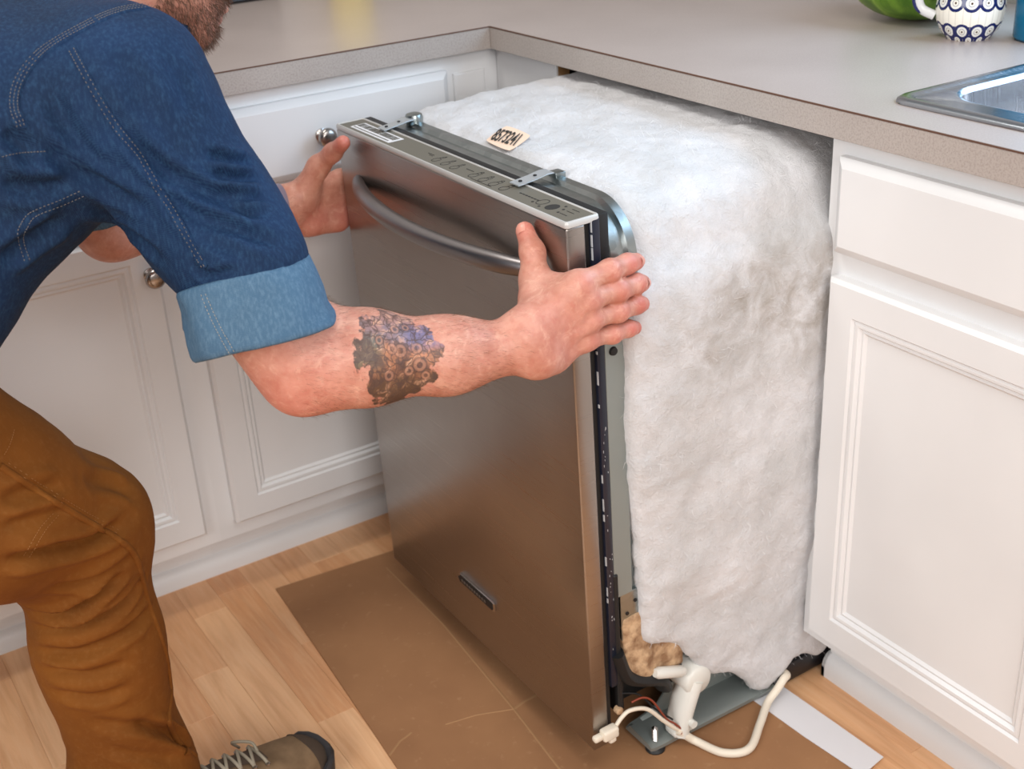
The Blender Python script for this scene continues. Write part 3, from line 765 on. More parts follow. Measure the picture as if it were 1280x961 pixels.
pts = [(-.061, -.745), (-.003, -.745), (.001, -.86), (.003, -.957), (-.048, -.965), (-.056, -.86)]
poly = [(x + .03, y + .85) for x, y in pts]
rg3 = []
lo_ = [Vector((x, y, .0046 + (.010 * max(0, -y - .05)))) for x, y in poly]; hi_ = [p + Vector((0, 0, .0012)) for p in lo_]
pb.loft([lo_, hi_]); o = pb.obj('paper_strip', M['paper_white'], None, 30, (-.03, -.85, 0)); setp(o, 'white paper strip lying on the floor by the end of the cable', 'paper strip')

# ================================================================== THE MAN
PB = Vector((-.90, -.42, 0))                       # foot of the figure
MAN = empty('person', PB); setp(MAN, 'man in denim shirt and brown trousers crouching with both hands on the dishwasher door', 'person')
# ---- materials
m = Mat('skin', srgb(214, 160, 132), .48); v = m.coord()
base = m.ramp(m.noise(v, 34, 5, .6), [(.3, srgb(182, 120, 100)), (.7, srgb(212, 156, 136))])
c = m.mix(m.math('MULTIPLY', m.attr('flush'), .85), base, srgb(200, 94, 84))
c = m.mix(m.ramp(m.noise(v, 120, 4), [(.5, 0.0), (.8, .4)]), c, srgb(182, 92, 78))
c = m.mix(m.ramp(m.noise(v, 55, 5, .7, 1.0), [(.52, 0.0), (.75, .5)]), c, srgb(232, 186, 162))
# tattoo drawn in forearm coordinates (metres along / around the arm)
tu = m.attr('tu'); tv = m.attr('tv')
tc = m.n('ShaderNodeCombineXYZ'); m.l(tu, tc.inputs[0]); m.l(tv, tc.inputs[1])
TV = tc.outputs[0]
wob = m.noise(TV, 45, 4)
dn = m.n('ShaderNodeTexNoise'); dn.inputs['Scale'].default_value = 55; dn.inputs['Detail'].default_value = 2; m.l(TV, dn.inputs['Vector'])
dv_ = m.n('ShaderNodeVectorMath', operation='SCALE'); dv_.inputs['Scale'].default_value = .022; m.l(dn.outputs[1], dv_.inputs[0])
da = m.n('ShaderNodeVectorMath', operation='ADD'); m.l(TV, da.inputs[0]); m.l(dv_.outputs[0], da.inputs[1]); WV = da.outputs[0]
eu = m.math('DIVIDE', m.math('SUBTRACT', tu, .098), .046); ev = m.math('DIVIDE', m.math('SUBTRACT', tv, -.004), .060)
er = m.math('SQRT', m.math('ADD', m.math('MULTIPLY', eu, eu), m.math('MULTIPLY', ev, ev)))
mask = m.ramp(m.math('ADD', er, m.math('MULTIPLY', m.math('SUBTRACT', wob, .5), 1.5)), [(.90, 1.0), (.96, 0.0)])
tone_ = m.ramp(m.math('ADD', m.math('ADD', m.math('MULTIPLY', tv, 9.0), .5), m.math('MULTIPLY', m.math('SUBTRACT', wob, .5), .6)),
              [(0, srgb(58, 48, 36)), (.26, srgb(84, 66, 48)), (.40, srgb(138, 92, 66)), (.54, srgb(186, 122, 84)), (.66, srgb(120, 108, 118)), (.80, srgb(150, 116, 112)), (1, srgb(176, 132, 116))])
gz = m.math('MULTIPLY', m.ramp(tu, [(.076, 1.0), (.086, 0.0)]), m.ramp(m.math('ABSOLUTE', m.math('SUBTRACT', tv, .004)), [(.010, 1.0), (.020, 0.0)]))
tone_ = m.mix(m.math('MULTIPLY', gz, .7), tone_, srgb(54, 84, 66))
bz = m.math('MULTIPLY', m.ramp(tu, [(.100, 0.0), (.112, 1.0)]), m.ramp(m.math('ABSOLUTE', m.math('SUBTRACT', tv, .020)), [(.010, 1.0), (.020, 0.0)]))
tone_ = m.mix(m.math('MULTIPLY', bz, .6), tone_, srgb(74, 96, 150))
sm_ = m.noise(WV, 70, 4, .6, .5)
tint = m.mix(m.ramp(sm_, [(.40, .75), (.52, 0.0)]), tone_, srgb(50, 44, 44))
tint = m.mix(m.ramp(sm_, [(.56, 0.0), (.68, .65)]), tint, srgb(222, 172, 140))
edge = m.vor(WV, 105, 'DISTANCE_TO_EDGE'); celld = m.vor(WV, 75)
tint = m.mix(m.ramp(edge, [(.03, .75), (.09, 0.0)]), tint, srgb(48, 42, 42))
for cu, cv, rr_ in ((.100, .004, .0078), (.118, .006, .0070), (.091, .006, .0060), (.120, -.012, .0085), (.108, -.017, .0062), (.126, -.024, .0058), (.086, -.018, .0062), (.096, .026, .0056), (.078, .014, .0050), (.108, .030, .0050)):
    du = m.math('SUBTRACT', tu, cu); dw = m.math('SUBTRACT', tv, cv)
    dd = m.math('DIVIDE', m.math('SQRT', m.math('ADD', m.math('MULTIPLY', du, du), m.math('MULTIPLY', dw, dw))), rr_)
    rc = m.ramp(dd, [(.0, srgb(40, 36, 46)), (.34, srgb(52, 46, 52)), (.46, srgb(186, 136, 110)), (.74, srgb(170, 120, 98)), (.84, srgb(52, 44, 44)), (1, srgb(52, 44, 44))])
    tint = m.mix(m.math('MULTIPLY', m.math('LESS_THAN', dd, 1.0), .5), tint, rc)
c = m.mix(m.math('MULTIPLY', m.math('MULTIPLY', mask, m.math('GREATER_THAN', tu, .01)), .90), c, tint)
m.col(c); m.bump(m.vor(v, 420), .10, .0006).bump(m.noise(v, 90, 6, .6), .4, .0020)
m.b.inputs['Subsurface Weight'].default_value = .08; m.b.inputs['Subsurface Radius'].default_value = (.012, .004, .002); m.b.inputs['Subsurface Scale'].default_value = .5
M['skin'] = m.m
def denim(name, c0, c1, c2):
    m = Mat(name, c1, .82); v = m.coord()
    f = m.ramp(m.noise(v, 7, 4), [(.3, c0), (.7, c1)])
    f = m.mix(m.ramp(m.noise(m.coord('Object', (9, 9, 3), (.3, .5, 0)), 34, 5, .75), [(.46, 0.0), (.78, .45)]), f, c2)
    tw = m.n('ShaderNodeTexWave', wave_type='BANDS', bands_direction='DIAGONAL'); tw.inputs['Scale'].default_value = 330; tw.inputs['Distortion'].default_value = .6
    m.l(v, tw.inputs['Vector'])
    f = m.mix(m.math('MULTIPLY', tw.outputs[1], .16), f, c2); m.col(f)
    m.bump(tw.outputs[1], .12, .0006).bump(m.noise(v, 60, 5), .22, .002)
    m.b.inputs['Specular IOR Level'].default_value = .25
    M[name] = m.m
denim('denim', srgb(4, 18, 42), srgb(11, 38, 74), srgb(54, 92, 126))
denim('denim_faded', srgb(54, 84, 110), srgb(70, 104, 132), srgb(128, 156, 176))
m = Mat('canvas', srgb(124, 78, 34), .85); v = m.coord()
f = m.ramp(m.noise(v, 6, 4), [(.3, srgb(104, 58, 12)), (.7, srgb(128, 76, 22))]); f = m.mix(m.ramp(m.noise(v, 160, 3), [(.5, 0.0), (.8, .18)]), f, srgb(150, 106, 60))
m.col(f).bump(m.noise(v, 420, 2), .15, .0006).bump(m.noise(v, 40, 5), .25, .003); m.b.inputs['Specular IOR Level'].default_value = .25; M['canvas'] = m.m
simple('thread_tan', srgb(112, 106, 102), .8); simple('thread_brown', srgb(150, 102, 54), .85)
m = Mat('suede', srgb(116, 102, 84), .9); v = m.coord(); m.col(m.ramp(m.noise(v, 30, 5), [(.3, srgb(104, 82, 58)), (.7, srgb(136, 110, 82))])).bump(m.noise(v, 300, 3), .2, .001); M['suede'] = m.m
simple('suede_dark', srgb(78, 64, 52), .85); simple('sole_rubber', srgb(48, 46, 48), .7); simple('lace', srgb(150, 140, 122), .85)
simple('hair_brown', srgb(100, 70, 52), .6); simple('hair_dark', srgb(70, 46, 34), .55); simple('arm_hair', srgb(96, 66, 44), .6)
simple('nail', srgb(214, 146, 128), .35); simple('band', srgb(128, 116, 132), .35, 0, Alpha=1.0); simple('eye_white', srgb(235, 232, 226), .2); simple('iris', srgb(70, 90, 100), .2)

J = {'R_sho': (-.7964, -.5700, 1.0224), 'R_up_mid': (-.7454, -.6259, .8768), 'R_elb': (-.6797, -.6825, .7345), 'R_elb_tip': (-.6904, -.6874, .7143), 'R_fa1': (-.6225, -.7099, .7323), 'R_fa2': (-.5367, -.7449, .7225),
     'R_wr': (-.4581, -.7747, .7210), 'R_wr_lo': (-.4439, -.7847, .7075), 'R_wr_up': (-.4551, -.7763, .7374),
     'R_i_b': (-.4343, -.7780, .7429), 'R_m_b': (-.4300, -.7820, .7303), 'R_r_b': (-.4241, -.7820, .7147), 'R_p_b': (-.4199, -.7780, .6980),
     'R_i_0': (-.3850, -.7860, .7815), 'R_m_0': (-.3773, -.7890, .7613), 'R_r_0': (-.3740, -.7880, .7355), 'R_p_0': (-.3756, -.7830, .7092),
     'R_i_1': (-.3410, -.7850, .7860), 'R_m_1': (-.3322, -.7880, .7600), 'R_r_1': (-.3319, -.7870, .7337), 'R_p_1': (-.3376, -.7830, .7055),
     'R_i_2': (-.3107, -.7790, .7850), 'R_m_2': (-.2988, -.7800, .7573), 'R_r_2': (-.2991, -.7800, .7311), 'R_p_2': (-.3106, -.7790, .7031),
     'R_i_3': (-.2943, -.7740, .7820), 'R_m_3': (-.2870, -.7750, .7536), 'R_r_3': (-.2873, -.7750, .7271), 'R_p_3': (-.2972, -.7740, .6988),
     'R_t_b': (-.4384, -.7730, .7453), 'R_t_0': (-.4020, -.7226, .7691), 'R_t_1': (-.3935, -.7067, .7986), 'R_t_2': (-.3890, -.6857, .8184),
     'L_wr': (-.4644, -.1250, .7225), 'L_elb': (-.7245, -.1400, .7605), 'L_fa': (-.6144, -.1250, .7460),
     'L_i_b': (-.4269, -.1220, .7351), 'L_m_b': (-.4228, -.1200, .7185), 'L_r_b': (-.4220, -.1200, .7042), 'L_p_b': (-.4244, -.1220, .6936),
     'L_i_0': (-.3609, -.1210, .7502), 'L_m_0': (-.3564, -.1200, .7259), 'L_r_0': (-.3565, -.1200, .7026), 'L_p_0': (-.3648, -.1210, .6838),
     'L_t_b': (-.4373, -.1350, .7316), 'L_t_0': (-.4070, -.1500, .7836), 'L_t_1': (-.3935, -.1780, .8080), 'L_t_2': (-.3890, -.2080, .8280),
     'L_sho': (-.8300, -.2000, 1.0200)}
J = {k: np.array(q) for k, q in J.items()}
# head frame: face tipped down towards the hands
HC = np.array((-.662, -.42, 1.170)); hf = np.array((.883, 0, -.469)); hs = np.array((0, 1., 0)); hu = np.array((.469, 0, .883)); HR = np.stack([hf, hs, hu], 1)
def hd(a, b, c): return HC + HR @ np.array((a, b, c), float)
def head(P):
    d = ell(P, hd(-.012, 0, .030), (.098, .077, .098), HR)
    d = smin(d, ell(P, hd(.022, 0, -.055), (.058, .058, .062), HR), .03)
    d = smin(d, ell(P, hd(.056, 0, -.100), (.026, .030, .024), HR), .022)
    d = smin(d, cone(P, hd(.084, 0, .020), hd(.104, 0, -.026), .009, .0135), .016)
    d = smin(d, cone(P, hd(.074, -.035, .030), hd(.074, .035, .030), .014, .014), .02)
    for s in (-1, 1):
        d = smin(d, ell(P, hd(.098, s * .012, -.028), (.011, .009, .008), HR), .008)
        d = smin(d, ell(P, hd(.052, s * .040, -.018), (.026, .022, .024), HR), .02)
        d = smax(d, -ell(P, hd(.093, s * .032, .008), (.016, .018, .012), HR), .014)
        d = smin(d, ell(P, hd(-.012, s * .080, -.005), (.018, .008, .032), HR), .010)
    d = smin(d, ell(P, hd(.078, 0, -.066), (.010, .024, .0065), HR), .006)
    d = smin(d, ell(P, hd(.075, 0, -.080), (.010, .021, .0070), HR), .006)
    d = smin(d, cone(P, hd(-.045, 0, -.05), (-.79, -.40, 1.02), .056, .064), .03)
    return d
def hand(P, s, mid_r, th):
    palm = None
    for f, r0, r1 in (('i', .0160, .0145), ('m', .0165, .0145), ('r', .016, .0140), ('p', .015, .0128)):
        e = cone(P, J[s + '_' + f + '_b'], J[s + '_' + f + '_0'], r0, r1); palm = e if palm is None else smin(palm, e, .014)
    return palm
def right_arm(P):
    r = chain(P, [(J['R_sho'], .066), (J['R_up_mid'], .056), (J['R_elb'] + (J['R_up_mid'] - J['R_elb']) * .25, .050), (J['R_elb'], .047)], .03)
    r = smin(r, cone(P, J['R_elb_tip'], J['R_elb'], .032, .044), .03)
    r = smin(r, chain(P, [(J['R_elb'], .044), (J['R_fa1'], .0485), (J['R_fa2'], .0385), (J['R_wr'], .0285)], .03), .03)
    r = smin(r, cone(P, J['R_wr_up'], J['R_wr_lo'], .0250, .0235), .02)
    i = P[:, 0] > -.50
    if not i.any(): return r
    r = r.copy(); r[i] = smin(r[i], right_hand(P[i]), .014)
    return r
def right_hand(P):
    palm = hand(P, 'R', 0, 0)
    palm = smin(palm, cone(P, J['R_wr_up'], J['R_i_b'], .022, .017), .02); palm = smin(palm, cone(P, J['R_wr_lo'], J['R_p_b'], .021, .017), .02)
    palm = smin(palm, cone(P, J['R_t_b'], J['R_t_0'], .0205, .0165), .022)          # thenar
    palm = smin(palm, cone(P, J['R_t_0'] * .85 + J['R_t_1'] * .15, J['R_i_0'] + (-.004, .004, -.001), .0105, .0105), .016)
    palm = smin(palm, cone(P, J['R_t_0'] * .6 + J['R_t_b'] * .4, J['R_i_0'] * .7 + J['R_i_b'] * .3, .011, .011), .018)  # web
    for f in 'imrp':                                                                  # knuckles and tendons
        palm = smin(palm, cone(P, J['R_' + f + '_0'] + (0, -.0045, 0), J['R_' + f + '_0'] + (-.003, -.0045, 0), .0088, .0088), .012)
        palm = smin(palm, cone(P, J['R_' + f + '_0'] + (-.006, -.0115, 0), J['R_' + f + '_b'] + (.012, -.0125, 0), .0022, .0024), .006)
    for a, b, q in ((('R_i_0'), ('R_r_b'), .002), (('R_r_0'), ('R_m_b'), .0022), (('R_m_0'), ('R_p_b'), .0018)):
        palm = smin(palm, cone(P, J[a] + (-.012, -.0105, -.008), J[b] + (.006, -.0145, .0), q, q), .006)
    hd_ = palm
    for f, rr in (('i', (.0125, .0121, .0116, .0104)), ('m', (.0128, .0124, .0119, .0107)), ('r', (.0122, .0118, .0112, .0100)), ('p', (.0112, .0106, .0099, .0088))):
        fg = chain(P, [(J['R_%s_%d' % (f, k)], rr[k]) for k in range(4)], .006)
        fg = smin(fg, np.linalg.norm(P - (J['R_%s_1' % f] + (0, -.0012, 0)), axis=1) - rr[1] * 1.05, .006)
        hd_ = np.minimum(hd_, smin(palm, fg, .0085))
    th = chain(P, [(J['R_t_0'], .0158), (J['R_t_1'], .0132), (J['R_t_2'], .0112)], .010)
    th = smin(th, np.linalg.norm(P - J['R_t_1'], axis=1) - .0140, .006)
    return np.minimum(hd_, smin(palm, th, .012))
def left_arm(P):
    l = chain(P, [(J['L_sho'], .064), (J['L_sho'] * .5 + J['L_elb'] * .5, .055), (J['L_elb'], .045)], .03)
    l = smin(l, chain(P, [(J['L_elb'], .043), (J['L_fa'], .042), (J['L_wr'], .028)], .03), .03)
    l = smin(l, cone(P, J['L_wr'] + (0, 0, .012), J['L_wr'] + (0, 0, -.012), .022, .022), .02)
    i = P[:, 0] > -.51
    if not i.any(): return l
    l = l.copy(); l[i] = smin(l[i], left_hand(P[i]), .014)
    return l
def left_hand(P):
    palm = hand(P, 'L', 0, 0)
    palm = smin(palm, cone(P, J['L_wr'] + (0, 0, .010), J['L_i_b'], .022, .017), .02); palm = smin(palm, cone(P, J['L_wr'] + (0, 0, -.010), J['L_p_b'], .022, .018), .02)
    palm = smin(palm, cone(P, J['L_t_b'] + (0, .004, 0), J['L_t_0'], .0225, .0155), .018)
    palm = smin(palm, cone(P, J['L_p_b'], J['L_p_0'] + (-.012, -.006, 0), .018, .015), .016)
    hd_ = palm
    for f, rr in (('i', .0095), ('m', .0098), ('r', .0094), ('p', .0084)):
        a = J['L_%s_0' % f]; fg = chain(P, [(a, rr), (a + (.043, .004, .002), rr * .93), (a + (.070, .000, .001), rr * .85), (a + (.086, -.006, 0), rr * .72)], .006)
        hd_ = np.minimum(hd_, smin(palm, fg, .008))
    th = chain(P, [(J['L_t_0'], .0150), (J['L_t_1'], .0128), (J['L_t_2'], .0108)], .010)
    return np.minimum(hd_, smin(palm, th, .012))
def trunk(P):
    t = chain(P, [((-.80, -.40, 1.01), .085), ((-.905, -.40, .980), .09), ((-1.05, -.41, .87), .09), ((-1.13, -.42, .80), .09)], .04)
    t = smin(t, cone(P, J['R_sho'], J['L_sho'], .062, .062), .05)
    return t
def boxed(P, lo, hi, fn):
    # evaluates fn only near its bounds; further off the distance to the bounds will do
    q = np.maximum(np.maximum(np.array(lo) - P, P - np.array(hi)), 0); d = np.linalg.norm(q, axis=1) + .03
    i = np.flatnonzero(d < .0301)
    if len(i): d[i] = fn(P[i])
    return d
def body(P):
    d = boxed(P, (-1.26, -.68, .66), (-.68, -.08, 1.15), trunk)
    d = smin(d, boxed(P, (-.92, -.86, .62), (-.24, -.46, 1.13), right_arm), .02)
    d = smin(d, boxed(P, (-.94, -.30, .61), (-.24, -.05, 1.13), left_arm), .02)
    return smin(d, boxed(P, (-.90, -.55, .96), (-.44, -.29, 1.33), head), .02)
V, F = surf(body, (-1.26, -.86, .60), (-.24, -.06, 1.32), .0029)
V = relax(V, F, 1, .3)
me = np_mesh('body', V - np.array(PB), F)
ax = J['R_wr'] - J['R_elb']; LA = np.linalg.norm(ax); ax /= LA
q = V - J['R_elb']; t_ = q @ ax; rad_ = q - t_[:, None] * ax
vw = np.array(CAM_C) - (J['R_elb'] + J['R_wr']) / 2; vw -= ax * (vw @ ax); vw /= np.linalg.norm(vw); upv = np.cross(ax, vw); upv *= np.sign(upv[2])
ang = np.arctan2(rad_ @ upv, rad_ @ vw); rl = np.linalg.norm(rad_, axis=1)
near = (rl < .075) & (t_ > -.04) & (t_ < LA + .02)
set_attr(me, 'tu', np.where(near, t_, -1)); set_attr(me, 'tv', np.where(near, ang * .046, 5))
fl_ = np.zeros(len(V))
for p_, s_, w_ in [(J['R_%s_%d' % (f, k)] + np.array((0, -.008, 0)), .013, .55 if k < 2 else .8) for f in 'imrp' for k in range(4)] + [(J['R_t_2'], .016, .8), (J['R_t_1'], .012, .4), (J['R_elb_tip'], .05, .75), (J['L_t_2'], .016, .9), (J['L_t_1'], .015, .5), (J['L_t_0'], .012, .5), (J['L_p_b'], .03, .7), (J['R_wr'] * .5 + J['R_r_0'] * .5, .05, .28), (J['L_p_0'], .03, .8), (hd(.086, 0, -.073), .016, 1.0)]:
    fl_ = np.maximum(fl_, w_ * np.exp(-(np.linalg.norm(V - p_, axis=1) / s_) ** 2))
set_attr(me, 'flush', fl_)
body_ob = add('body', me, M['skin'], MAN)
NB = vnormals(V, F); VB = V; BODY = BVHTree.FromPolygons([tuple(p) for p in V], [tuple(f_) for f_ in F])
# fingernails on the near hand
def nail(tip, dirv, nrm, L, w):
    tip = Vector(tip); d = Vector(dirv).normalized(); n_ = Vector(nrm); n_ = (n_ - d * n_.dot(d)).normalized(); s_ = d.cross(n_)
    mb = MB(); rows = []
    for i in range(5):
        a = -1 + 2 * i / 4; row = []
        for j in range(5):
            b = -1 + 2 * j / 4; ww = w * (1 - .18 * a * a)
            p = tip + d * (L * a) + s_ * (ww * b); h = BODY.ray_cast(p + n_ * .02, -n_)
            row.append((h[0] if h[0] else p) + n_ * (.0005 + .0006 * (1 - b * b)) - Vector(PB))
        rows.append(row)
    mb.loft(rows, False, False, False); return mb.obj('fingernail', M['nail'], body_ob, 80)
nail(J['R_t_2'] + np.array((-.003, .000, .003)), J['R_t_2'] - J['R_t_1'], (-.80, -.62, .1), .0066, .0066)
nail(J['R_i_3'] + np.array((.002, 0, 0)), J['R_i_3'] - J['R_i_2'], (.2, -1, .35), .0048, .0050)
nail(J['R_m_3'], J['R_m_3'] - J['R_m_2'], (.35, -1, .25), .0045, .0048)

# fine hair: beard, scalp, forearms
def hairs(name, pick, length, width, mat, parent, lean, jitter=.5, seed=1, lift=.35):
    rg_ = np.random.RandomState(seed); n = len(pick); P0 = VB[pick] - NB[pick] * .0006
    d = NB[pick] * lift + np.asarray(lean) + rg_.normal(0, jitter, (n, 3)); d /= np.linalg.norm(d, axis=1)[:, None]
    L = length * rg_.uniform(.5, 1.2, (n, 1)); s = np.cross(d, rg_.normal(size=(n, 3))); s /= np.linalg.norm(s, axis=1)[:, None]; s *= width
    d2 = d + np.array((0, 0, -.3)); d2 /= np.linalg.norm(d2, axis=1)[:, None]
    md = P0 + d * L * .5; tp = md + d2 * L * .5
    A = np.stack([P0 - s, P0 + s, md + s * .8, md - s * .8, tp + s * .25, tp - s * .25], 1).reshape(-1, 3) - np.array(PB)
    k = np.arange(n)[:, None] * 6; FF = np.concatenate([k + np.array([[0, 1, 2, 3]]), k + np.array([[3, 2, 4, 5]])])
    return setp(add(name, np_mesh(name, A, FF, False), mat, parent), kind='stuff')
hl = (VB - HC) @ HR; hm = np.linalg.norm(VB - HC, axis=1) < .17
lip = (np.abs(hl[:, 2] + .073) < .0125) & (np.abs(hl[:, 1]) < .024) & (hl[:, 0] > .07)
beard = hm & (hl[:, 2] < -.035 + np.where(hl[:, 0] < .03, .05, 0)) & (hl[:, 2] > -.135) & (hl[:, 0] > -.01) & ~lip & ~((np.abs(hl[:, 1]) < .02) & (hl[:, 2] > -.05))
rp = np.random.RandomState(4)
ix = np.flatnonzero(beard); bo = hairs('beard', rp.choice(ix, 13000), .0105, .00020, M['hair_brown'], MAN, hf * .35 - hu * .45, .35, 3, .5)
scalp = hm & (hl[:, 2] > .045 - .9 * np.clip(.03 - hl[:, 0], -.05, .08)) & (hl[:, 0] < .085)
ix = np.flatnonzero(scalp); hairs('hair', rp.choice(ix, 14000), .018, .0005, M['hair_dark'], MAN, -hf * .5, .4, 5, .5)
ix = np.flatnonzero(near & (t_ > -.02) & (t_ < LA)); hairs('arm_hair', rp.choice(ix, 6500), .0095, .00008, M['arm_hair'], body_ob, ax * .9, .18, 6, .16)
ix = np.flatnonzero((np.linalg.norm(np.cross(VB - J['L_wr'], (J['L_elb'] - J['L_wr'])), axis=1) < .012) & (VB[:, 0] < -.43) & (VB[:, 1] > -.2) & (VB[:, 0] > -.6))
if len(ix): hairs('arm_hair', rp.choice(ix, 700), .010, .00012, M['arm_hair'], body_ob, (.8, 0, -.2), .3, 8, .3)
for s in (-1, 1):
    c_ = Vector(hd(.076, s * .032, .010)) - PB
    e_ = MB(); bmesh.ops.create_uvsphere(e_.bm, u_segments=16, v_segments=10, radius=.012, matrix=Matrix.Translation(c_)); e_ = e_.obj('eye', M['eye_white'], MAN, 80)
    e2 = MB(); bmesh.ops.create_uvsphere(e2.bm, u_segments=12, v_segments=8, radius=.0056, matrix=Matrix.Translation(c_ + Vector(hf) * .0075)); e2.obj('iris', M['iris'], e_, 80)
# wristband on the far hand
wd = (J['L_elb'] - J['L_wr']); wd /= np.linalg.norm(wd); c_ = J['L_wr'] + wd * .012
u_ = np.array((0, 0, 1.)); u_ -= wd * (u_ @ wd); u_ /= np.linalg.norm(u_); w_ = np.cross(wd, u_)
mb = MB(); mb.loft([[Vector(c_ + wd * s + (u_ * math.cos(a) * (.0385 + e) + w_ * math.sin(a) * (.0325 + e))) - PB for a in np.linspace(0, 2 * math.pi, 40, endpoint=False)] for s, e in ((-.009, -.001), (-.009, .0012), (.009, .0012), (.009, -.001))], False, False); mb.obj('wristband', M['band'], MAN, 40)

# ---------------------------------------------------------------- cloth
def unpix(px, py):                                  # sight line of the reference view
    return (CAM_R @ Vector(((px - 640) / CAM_F, -(py - 480.5) / CAM_F, -1))).normalized()
def lay(bv, pts, n=6):
    """points where sight lines meet a garment, smoothed to a polyline with normals"""
    out = []
    for p in catmull([Vector((x, y, 0)) for x, y in pts], n):
        h = bv.ray_cast(CAM_C, unpix(p.x, p.y))
        if h[0] is not None: out.append((np.array(h[0]), np.array(h[1] if h[1].dot(Vector(h[0]) - CAM_C) < 0 else -h[1])))
    return out
def folds(V, F, strokes):
    bv = BVHTree.FromPolygons([tuple(p) for p in V], [tuple(f) for f in F]); N = vnormals(V, F); off = np.zeros(len(V))
    for pts, amp, w in strokes:
        L = [p for p, _ in lay(bv, pts)]
        if len(L) < 2: continue
        P = np.array(L); best = np.full(len(V), 9.0); tt = np.zeros(len(V)); n = len(P) - 1
        box = ((V > P.min(0) - 4 * w) & (V < P.max(0) + 4 * w)).all(1); id_ = np.flatnonzero(box); Q = V[id_]
        for i in range(n):
            ab = P[i + 1] - P[i]; l2 = max(ab @ ab, 1e-12); s = np.clip(((Q - P[i]) @ ab) / l2, 0, 1)
            d = np.linalg.norm(Q - P[i] - s[:, None] * ab, axis=1); b = d < best[id_]
            best[id_[b]] = d[b]; tt[id_[b]] = (i + s[b]) / n
        x = best / w; end = np.clip(np.minimum(tt, 1 - tt) * 5, 0.12, 1)
        off += np.where(box, amp * end * (-np.exp(-x * x) + .62 * np.exp(-((x - 1.75) / .85) ** 2)), 0)
    return V + N * off[:, None]
def ribbon(name, bv, pts, w, h, mat, parent, n=6):
    L = lay(bv, pts, n); rows = []
    for i, (p, nn) in enumerate(L):
        t = L[min(i + 1, len(L) - 1)][0] - L[max(i - 1, 0)][0]; t /= np.linalg.norm(t); s = np.cross(t, nn); s /= np.linalg.norm(s)
        rows.append([Vector(p + s * a * w + nn * b) - PB for a, b in ((-1, -.001), (-.85, h * .7), (-.3, h), (.3, h), (.85, h * .7), (1, -.001))])
    mb = MB(); mb.loft(rows, False, False, False); return mb.obj(name, mat, parent, 60)
def stitches(name, bv, pts, offs, mat, parent, step=.0027, L_=.0019, r=.00034, lift=.0008, across=False):
    L = lay(bv, pts, 14); mb = MB(); acc = 0; last = L[0][0]
    for i in range(1, len(L)):
        p, nn = L[i]; seg = np.linalg.norm(p - last); acc += seg; last = p
        if acc < step: continue
        acc = 0; t = L[min(i + 1, len(L) - 1)][0] - L[i - 1][0]; t /= np.linalg.norm(t); s = np.cross(t, nn); s /= np.linalg.norm(s)
        for o in offs:
            c_ = p + s * o + nn * lift; e = (s if across else t) * (L_ / 2)
            a = Vector(c_ - e) - PB; b = Vector(c_ + e) - PB; sv = Vector((t if across else s) * r); nv = Vector(nn * r)
            mb.loft([[a + sv, a + nv, a - sv, a - nv], [b + sv, b + nv, b - sv, b - nv]])
    return setp(mb.obj(name, mat, parent, None), kind='stuff')

CU0 = np.array((-.7302, -.6697, .8462)); CU1 = np.array((-.7245, -.6904, .7796))
def shirt(P):
    ca = (CU1 - CU0) / np.linalg.norm(CU1 - CU0)
    s = chain(P, [(J['R_sho'] + (.004, 0, .006), .092), (J['R_up_mid'] + (.006, .0, .014), .0690), (CU0 + np.array((.003, 0, .011)), .0570), (CU1, .050)], .035)
    s = smax(s, (P - (CU0 + ca * .022)) @ ca, .006)
    l = chain(P, [(J['L_sho'], .090), (J['L_sho'] * .5 + J['L_elb'] * .5, .072), (J['L_elb'] + (-.01, 0, .055), .066)], .03)
    la = J['L_elb'] - J['L_sho']; la /= np.linalg.norm(la); l = smax(l, (P - (J['L_elb'] + np.array((-.01, 0, .045)))) @ la, .006)
    t = None
    for y, g in ((-.50, 0), (-.40, .012), (-.28, 0)):
        e = chain(P, [((-.815, y * .8 - .08, 1.03), .098 + g), ((-.905, y, .990), .118 + g), ((-1.050, y, .866), .117 + g), ((-1.15, y, .790), .118 + g)], .04); t = e if t is None else smin(t, e, .05)
    d = smin(smin(t, l, .03), s, .035)
    d = smin(d, cone(P, (-1.11, -.545, .80), (-1.047, -.553, .712), .085, .055), .03)   # shirt tail over the hip
    d = smax(d, -cone(P, hd(-.03, 0, -.06), (-.77, -.405, 1.045), .066, .070), .008)         # neck opening
    return smax(d, .60 * (-P[:, 0]) - .80 * (P[:, 2] - .655) - .72, .01)                   # hem
V, F = surf(shirt, (-1.36, -.76, .56), (-.60, -.02, 1.24), .0042); V = relax(V, F, 2, .4)
